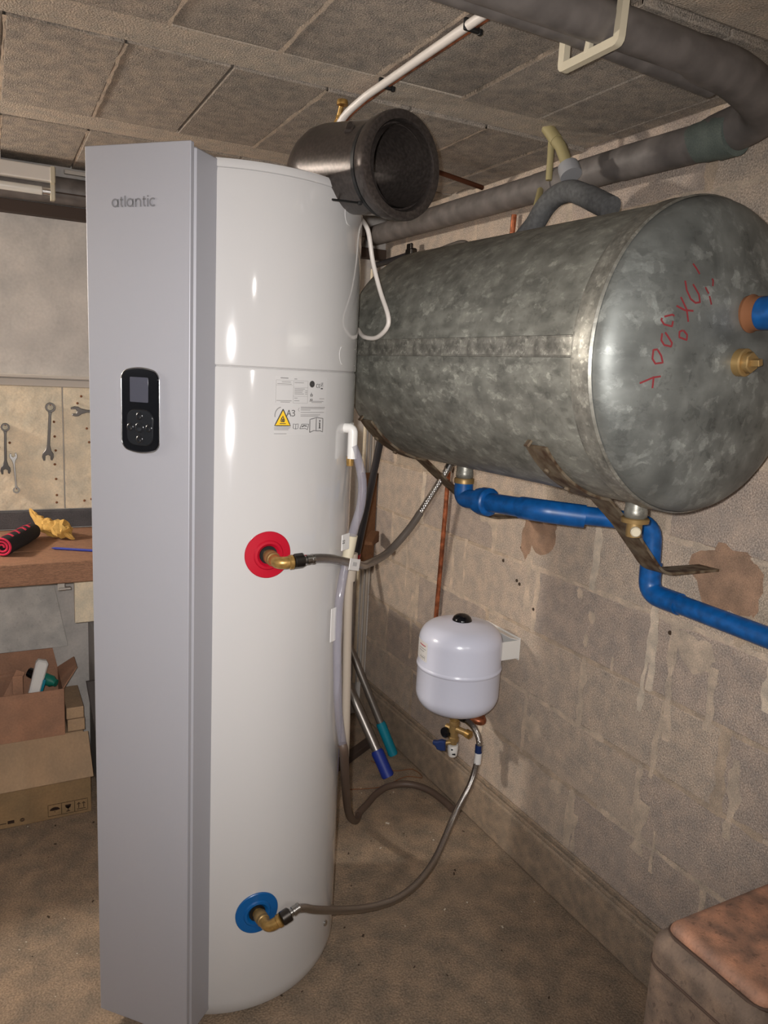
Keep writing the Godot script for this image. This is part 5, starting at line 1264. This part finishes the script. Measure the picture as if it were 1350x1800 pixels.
	part("end_cap", la, M.pale_plastic, func(b): prism(b, PackedVector2Array([Vector2(-0.029, 0.024), Vector2(0.029, 0.024), Vector2(0.029, -0.026), Vector2(0.014, -0.03), Vector2(0.014, -0.072), Vector2(0.008, -0.078), Vector2(-0.012, -0.078), Vector2(-0.016, -0.072), Vector2(-0.016, -0.03), Vector2(-0.029, -0.026)]), 0.014, Transform3D(Basis(Vector3(0, 0, -1), Vector3.UP, Vector3.RIGHT), Vector3(0.208, 2.136, -2.855)), 0.003))
	part("tube", la, M.lamp_tube, func(b): sweep(b, [Vector3(-0.95, 2.086, -2.855), Vector3(0.184, 2.086, -2.855)], 0.0135, 20))
	part("tube_end", la, M.chrome, func(b): sweep(b, [Vector3(0.182, 2.086, -2.855), Vector3(0.209, 2.086, -2.855)], 0.0135, 20))
	for x in [-0.8, 0.05]:
		part("spacer", la, M.lamp_white, func(b): rbox(b, Vector3(0.03, 0.036, 0.03), 0.003, Transform3D(Basis.IDENTITY, Vector3(x, 2.175, -2.855))))
	var co := part("conduit", self, M.white_trim, func(b): rbox(b, Vector3(1.0, 0.014, 0.016), 0.003, Transform3D(Basis.IDENTITY, Vector3(0.755, 2.165, -2.90))))
	tag(co, "white cable conduit on the back wall beyond the end of the fluorescent lamp", "conduit")
	var wp := thing("back_pipe", "grey pipe along the top of the back wall below the fluorescent lamp", "pipe", Vector3(0.0, 2.10, -2.90))
	part("pipe", wp, M.pvc, func(b): sweep(b, [Vector3(-1.6, 2.102, -2.903), Vector3(1.36, 2.102, -2.903)], 0.0445, 28))
	part("seam", wp, M.dark_wood, func(b): sweep(b, [Vector3(-1.6, 2.088, -2.8605), Vector3(1.36, 2.088, -2.8605)], 0.0022, 8))

func spanner(a: Vector2, c: Vector2, r: float, m: Material, label: String, z: float) -> void:
	# combination spanner: ring end at a, open jaw at c
	var o := thing("spanner", label, "spanner", Vector3(a.x, a.y, z), "spanners on the cream boards")
	var d := (c - a).normalized()
	var s := Vector2(-d.y, d.x)
	var L := (c - a).length()
	var W := func(u: float, v: float) -> Vector2: return a + d * u + s * v
	part("shank", o, m, func(b):
		var p := PackedVector2Array()
		for q in [[r * 0.85, r * 0.42], [r * 1.6, r * 0.27], [L - r * 2.4, r * 0.30], [L - r * 1.2, r * 0.62], [L - r * 0.6, r * 1.05], [L + r * 0.15, r * 1.12], [L + r * 0.85, r * 0.88], [L + r * 0.70, r * 0.52], [L - r * 0.05, r * 0.46], [L - r * 0.30, 0.0], [L - r * 0.05, -r * 0.46], [L + r * 0.95, -r * 0.50], [L + r * 1.0, -r * 0.85], [L + r * 0.25, -r * 1.12], [L - r * 0.6, -r * 1.05], [L - r * 1.2, -r * 0.62], [L - r * 2.4, -r * 0.30], [r * 1.6, -r * 0.27], [r * 0.85, -r * 0.42]]: p.append(W.call(q[0], q[1]))
		prism(b, p, 0.0065, Transform3D(Basis.IDENTITY, Vector3(0, 0, z)), 0.0014))
	part("ring", o, m, func(b): lathe(b, [Vector2(r * 0.60, -0.001), Vector2(r * 0.92, -0.001), Vector2(r, 0.0015), Vector2(r, 0.007), Vector2(r * 0.92, 0.009), Vector2(r * 0.64, 0.009), Vector2(r * 0.60, 0.007), Vector2(r * 0.60, -0.001)], 28, Transform3D(Basis(Vector3.RIGHT, PI / 2), Vector3(a.x, a.y, z))))
	part("hook", o, M.rust, func(b): sweep(b, [Vector3(a.x, a.y + r * 0.5, z - 0.006), Vector3(a.x, a.y + r * 0.5, z + 0.012)], 0.002, 8))

func crumple(b: MB, pts: Array, rads: Array) -> void:
	# a folded leather bag: a tube of facets pushed in and out
	var path := smooth(pts, 3)
	var k := 14
	var rows := []
	for i in path.size():
		var t := float(i) / (path.size() - 1) * (rads.size() - 1)
		var r: float = lerpf(rads[int(t)], rads[mini(int(t) + 1, rads.size() - 1)], t - int(t))
		var d: Vector3 = (path[mini(i + 1, path.size() - 1)] - path[maxi(i - 1, 0)]).normalized()
		var x := Vector3.UP.cross(d).normalized()
		var y := d.cross(x)
		var row := []
		for j in k:
			var g := 1.0 + 0.30 * jitter.get_noise_3d(i * 60.0, cos(TAU * j / k) * 90, sin(TAU * j / k) * 90) * 2.0
			var q: Vector3 = path[i] + (x * cos(TAU * j / k) * 1.1 + y * sin(TAU * j / k) * 0.85) * r * g
			q.y = maxf(q.y, 0.9405)
			row.append(q)
		rows.append(row)
	for i in rows.size() - 1:
		for j in k:
			var n := (j + 1) % k
			var c: Vector3 = path[i]
			for tr in [[rows[i][j], rows[i][n], rows[i + 1][n]], [rows[i][j], rows[i + 1][n], rows[i + 1][j]]]:
				var f: Vector3 = (tr[1] - tr[0]).cross(tr[2] - tr[0]).normalized()
				if f.dot(tr[0] + tr[1] + tr[2] - c * 3.0) < 0: f = -f
				b.tri(tr[0], tr[1], tr[2], f, f, f)
	for e in [0, rows.size() - 1]:
		var nn: Vector3 = (path[1] - path[0] if e > 0 else path[0] - path[1]).normalized()
		for j in k: b.tri(path[e], rows[e][j], rows[e][(j + 1) % k], nn, nn, nn)

func build_boxes() -> void:
	# big flat carton on the floor, one flap lying open
	var c1 := thing("cardboard_box", "large brown cardboard box with printed handling symbols, lowest under the workbench", "box", Vector3(-0.05, 0, -2.75), "cardboard boxes under the bench")
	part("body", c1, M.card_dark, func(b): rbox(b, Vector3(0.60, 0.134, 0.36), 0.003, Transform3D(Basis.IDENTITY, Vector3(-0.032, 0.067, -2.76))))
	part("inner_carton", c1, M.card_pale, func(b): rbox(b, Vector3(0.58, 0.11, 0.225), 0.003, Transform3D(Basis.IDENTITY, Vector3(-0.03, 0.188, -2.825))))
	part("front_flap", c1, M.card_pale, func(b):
		var p := [Vector3(-0.335, 0.132, -2.573), Vector3(0.276, 0.136, -2.573), Vector3(0.274, 0.245, -2.70), Vector3(-0.335, 0.245, -2.70)]
		var n: Vector3 = (p[1] - p[0]).cross(p[3] - p[0]).normalized()
		var q := p.map(func(x): return x - n * 0.005)
		b.flat(p[0], p[1], p[2], p[3], n); b.flat(q[0], q[1], q[2], q[3], -n)
		for i in 4:
			var j := (i + 1) % 4
			var e: Vector3 = (p[j] - p[i]).cross(n).normalized()
			b.flat(p[i], p[j], q[j], q[i], e))
	var face := func(u: float, v: float, hh: float) -> Vector3: return Vector3(u, v, -2.58 + hh)
	part("symbols", c1, M.ink, func(b):
		var x0 := 0.130; var y0 := 0.012; var s := 0.042
		for i in 3:
			var x := x0 + s * i
			ribbon(b, face, [Vector2(x, y0), Vector2(x + s, y0), Vector2(x + s, y0 + s), Vector2(x, y0 + s), Vector2(x, y0 - 0.0006)], 0.0013)
		var c := Vector2(x0 + s / 2, y0 + 0.019)
		for k in 4: ribbon(b, face, arc(c, Vector2(0.015 - 0.003 * k, 0.011 - 0.0026 * k), 10, 170, 10), 0.0032)
		ribbon(b, face, [c + Vector2(0, 0.004), c + Vector2(0, -0.007)], 0.0014)
		c.x += s
		for k in 4: ribbon(b, face, [c + Vector2(-0.0085 + 0.0022 * k, 0.013), c + Vector2(-0.0065 + 0.002 * k, 0.004), c + Vector2(0, -0.001 + 0.001 * k), c + Vector2(0.0065 - 0.002 * k, 0.004), c + Vector2(0.0085 - 0.0022 * k, 0.013)], 0.0028)
		ribbon(b, face, [c + Vector2(0, 0), c + Vector2(0, -0.011)], 0.0022)
		ribbon(b, face, [c + Vector2(-0.006, -0.0115), c + Vector2(0.006, -0.0115)], 0.0024)
		c.x += s
		for k in [-0.008, 0.008]:
			ribbon(b, face, [c + Vector2(k, -0.008), c + Vector2(k, 0.010)], 0.0022)
			ribbon(b, face, [c + Vector2(k - 0.005, 0.006), c + Vector2(k, 0.0125), c + Vector2(k + 0.005, 0.006)], 0.002)
		ribbon(b, face, [c + Vector2(-0.014, -0.0115), c + Vector2(0.014, -0.0115)], 0.0018)
		ribbon(b, face, [Vector2(0.006, 0.021), Vector2(0.026, 0.021)], 0.011)
		ribbon(b, face, [Vector2(-0.30, 0.021), Vector2(0.002, 0.019)], 0.0022)
		for k in 3: ribbon(b, face, arc(Vector2(0.05, 0.021), Vector2(0.007 - 0.002 * k, 0.006 - 0.0018 * k), 0, 360, 14), 0.0012))
	# open box on top of it
	var c2 := thing("cardboard_box", "open reddish brown cardboard box full of packing, standing on the large box", "box", Vector3(0, 0.243, -2.82), "cardboard boxes under the bench")
	var y := 0.2445
	for q in [["front_wall", Vector3(0.53, 0.172, 0.005), Vector3(-0.066, y + 0.086, -2.7025)], ["back_wall", Vector3(0.53, 0.172, 0.005), Vector3(-0.066, y + 0.086, -2.9175)], ["side_wall", Vector3(0.005, 0.172, 0.21), Vector3(0.1965, y + 0.086, -2.81)], ["side_wall", Vector3(0.005, 0.172, 0.21), Vector3(-0.3285, y + 0.086, -2.81)], ["base", Vector3(0.52, 0.005, 0.21), Vector3(-0.066, y + 0.003, -2.81)]]:
		part(q[0], c2, M.card, func(b): rbox(b, q[1], 0.0015, Transform3D(Basis.IDENTITY, q[2]), 1))
	part("side_flap", c2, M.card, func(b): prism(b, PackedVector2Array([Vector2(-0.105, 0.0), Vector2(0.105, 0.0), Vector2(0.045, 0.07), Vector2(-0.06, 0.07)]), 0.004, Transform3D(Basis(Vector3(0, 0, 1), Vector3(0.72, 0.69, 0).normalized(), Vector3(-0.69, 0.72, 0).normalized()), Vector3(0.199, 0.416, -2.81))))
	part("back_flap", c2, M.card, func(b): prism(b, PackedVector2Array([Vector2(-0.26, 0.0), Vector2(0.26, 0.0), Vector2(0.245, 0.075), Vector2(-0.25, 0.075)]), 0.004, Transform3D(Basis(Vector3.RIGHT, -0.04), Vector3(-0.066, 0.416, -2.9195))))
	part("divider", c2, M.card, func(b): rbox(b, Vector3(0.032, 0.22, 0.004), 0.001, Transform3D(Basis.IDENTITY, Vector3(0.055, 0.362, -2.735)), 1))
	part("divider", c2, M.card, func(b): rbox(b, Vector3(0.03, 0.25, 0.004), 0.001, Transform3D(Basis(Vector3.BACK, -0.45), Vector3(0.012, 0.368, -2.755)), 1))
	part("divider", c2, M.card, func(b): rbox(b, Vector3(0.40, 0.012, 0.004), 0.001, Transform3D(Basis(Vector3.BACK, 0.05), Vector3(-0.02, 0.425, -2.86)), 1))
	part("divider", c2, M.card, func(b): rbox(b, Vector3(0.06, 0.12, 0.004), 0.001, Transform3D(Basis.IDENTITY, Vector3(-0.07, 0.35, -2.76)), 1))
	var tu := thing("tube", "white squeeze tube with a teal stripe sticking out of the open cardboard box", "tube", Vector3(0.11, 0.40, -2.74))
	part("tube_body", tu, M.white_plastic, func(b): prism(b, PackedVector2Array([Vector2(-0.017, -0.075), Vector2(0.017, -0.075), Vector2(0.02, 0.06), Vector2(0.012, 0.07), Vector2(-0.014, 0.07), Vector2(-0.02, 0.06)]), 0.028, Transform3D(Basis(Vector3.BACK, -0.28) * Basis(Vector3.RIGHT, -0.1), Vector3(0.117, 0.446, -2.752)), 0.006))
	part("teal_stripe", tu, M.teal, func(b): rbox(b, Vector3(0.010, 0.07, 0.026), 0.003, Transform3D(Basis(Vector3.BACK, -0.28), Vector3(0.130, 0.414, -2.738))))
	var gb := thing("bottle", "small dark green bottle cap end beside the white tube in the open box", "bottle", Vector3(0.16, 0.40, -2.76))
	part("bottle_body", gb, M.green, func(b): lathe(b, [Vector2(0.0, -0.05), Vector2(0.018, -0.05), Vector2(0.02, -0.03), Vector2(0.02, 0.012), Vector2(0.013, 0.022), Vector2(0.013, 0.03), Vector2(0.0, 0.03)], 20, along(Vector3(0.155, 0.425, -2.775), Vector3(0.75, -0.25, 0.6))))
	part("cap", gb, M.gloss_black, func(b): lathe(b, [Vector2(0.0, -0.08), Vector2(0.017, -0.08), Vector2(0.0195, -0.05)], 20, along(Vector3(0.155, 0.425, -2.775), Vector3(0.75, -0.25, 0.6))))
	# board behind, cartons and grey box beside
	var bd := part("white_board", self, M.board_white, func(b): prism(b, PackedVector2Array([Vector2(-0.36, 0.0), Vector2(0.233, 0.0), Vector2(0.231, 0.02), Vector2(0.19, 0.25), Vector2(-0.36, 0.25)]), 0.009, Transform3D(Basis(Vector3.RIGHT, 0.02), Vector3(0, 0.488, -2.938)), 0.002))
	tag(bd, "dirty off white board upright below the bench top behind the open box", "board")
	bd.name = "stained_board"
	for q in [[0.245, 0.29, 0.237, "lower of two flat pale cartons stacked between the boxes and the heater"], [0.2925, 0.335, 0.234, "upper of two flat pale cartons stacked between the boxes and the heater"]]:
		var fc := part("flat_carton", self, M.card_pale, func(b): rbox(b, Vector3(0.058, q[1] - q[0], 0.20), 0.003, Transform3D(Basis.IDENTITY, Vector3(q[2], (q[0] + q[1]) / 2, -2.815))))
		tag(fc, q[3], "carton", "flat cartons under the bench")
	var gx := thing("grey_crate", "grey storage crate with a dark slanting lid, half hidden behind the heater column", "crate", Vector3(0.44, 0, -2.84))
	part("body", gx, M.grey_box, func(b): rbox(b, Vector3(0.34, 0.60, 0.20), 0.012, Transform3D(Basis.IDENTITY, Vector3(0.475, 0.30, -2.84))))
	part("lid", gx, M.grey_lid, func(b): prism(b, PackedVector2Array([Vector2(0.0, 0.0), Vector2(0.30, 0.0), Vector2(0.30, 0.20), Vector2(-0.026, 0.20)]), 0.014, Transform3D(Basis(Vector3.RIGHT, -0.15), Vector3(0.30, 0.22, -2.712)), 0.004))

func build_stool() -> void:
	# the end of a padded seat that reaches into the frame at the lower right
	var s := thing("padded_seat", "dusty brown padded seat end with rounded edges and dark piping, against the block wall", "seat", Vector3(1.258, 0, -0.735))
	var X := Transform3D(Basis.IDENTITY, Vector3(1.258, 0, -0.735))
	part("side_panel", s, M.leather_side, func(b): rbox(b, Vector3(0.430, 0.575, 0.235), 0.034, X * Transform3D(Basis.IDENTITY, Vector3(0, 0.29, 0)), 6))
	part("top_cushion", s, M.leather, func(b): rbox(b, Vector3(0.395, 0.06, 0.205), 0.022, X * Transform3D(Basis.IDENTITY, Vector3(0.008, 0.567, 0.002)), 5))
	for q in [[0.400, 0.209, 0.03, 0.574, 0.0038], [0.432, 0.237, 0.036, 0.515, 0.0026]]:
		part("piping", s, M.piping, func(b):
			var p := []
			for c in rounded(q[0], q[1], q[2]): p.append(X * Vector3(c.x + (0.008 if q[3] > 0.55 else 0.0), q[3], c.y + (0.002 if q[3] > 0.55 else 0.0)))
			p.append(p[0])
			sweep(b, p, q[4], 8, false))
	for x in [-0.17, 0.17]:
		for z in [-0.09, 0.09]: part("foot", s, M.dark_wood, func(b): rbox(b, Vector3(0.04, 0.012, 0.04), 0.003, X * Transform3D(Basis.IDENTITY, Vector3(x, 0.006, z))))
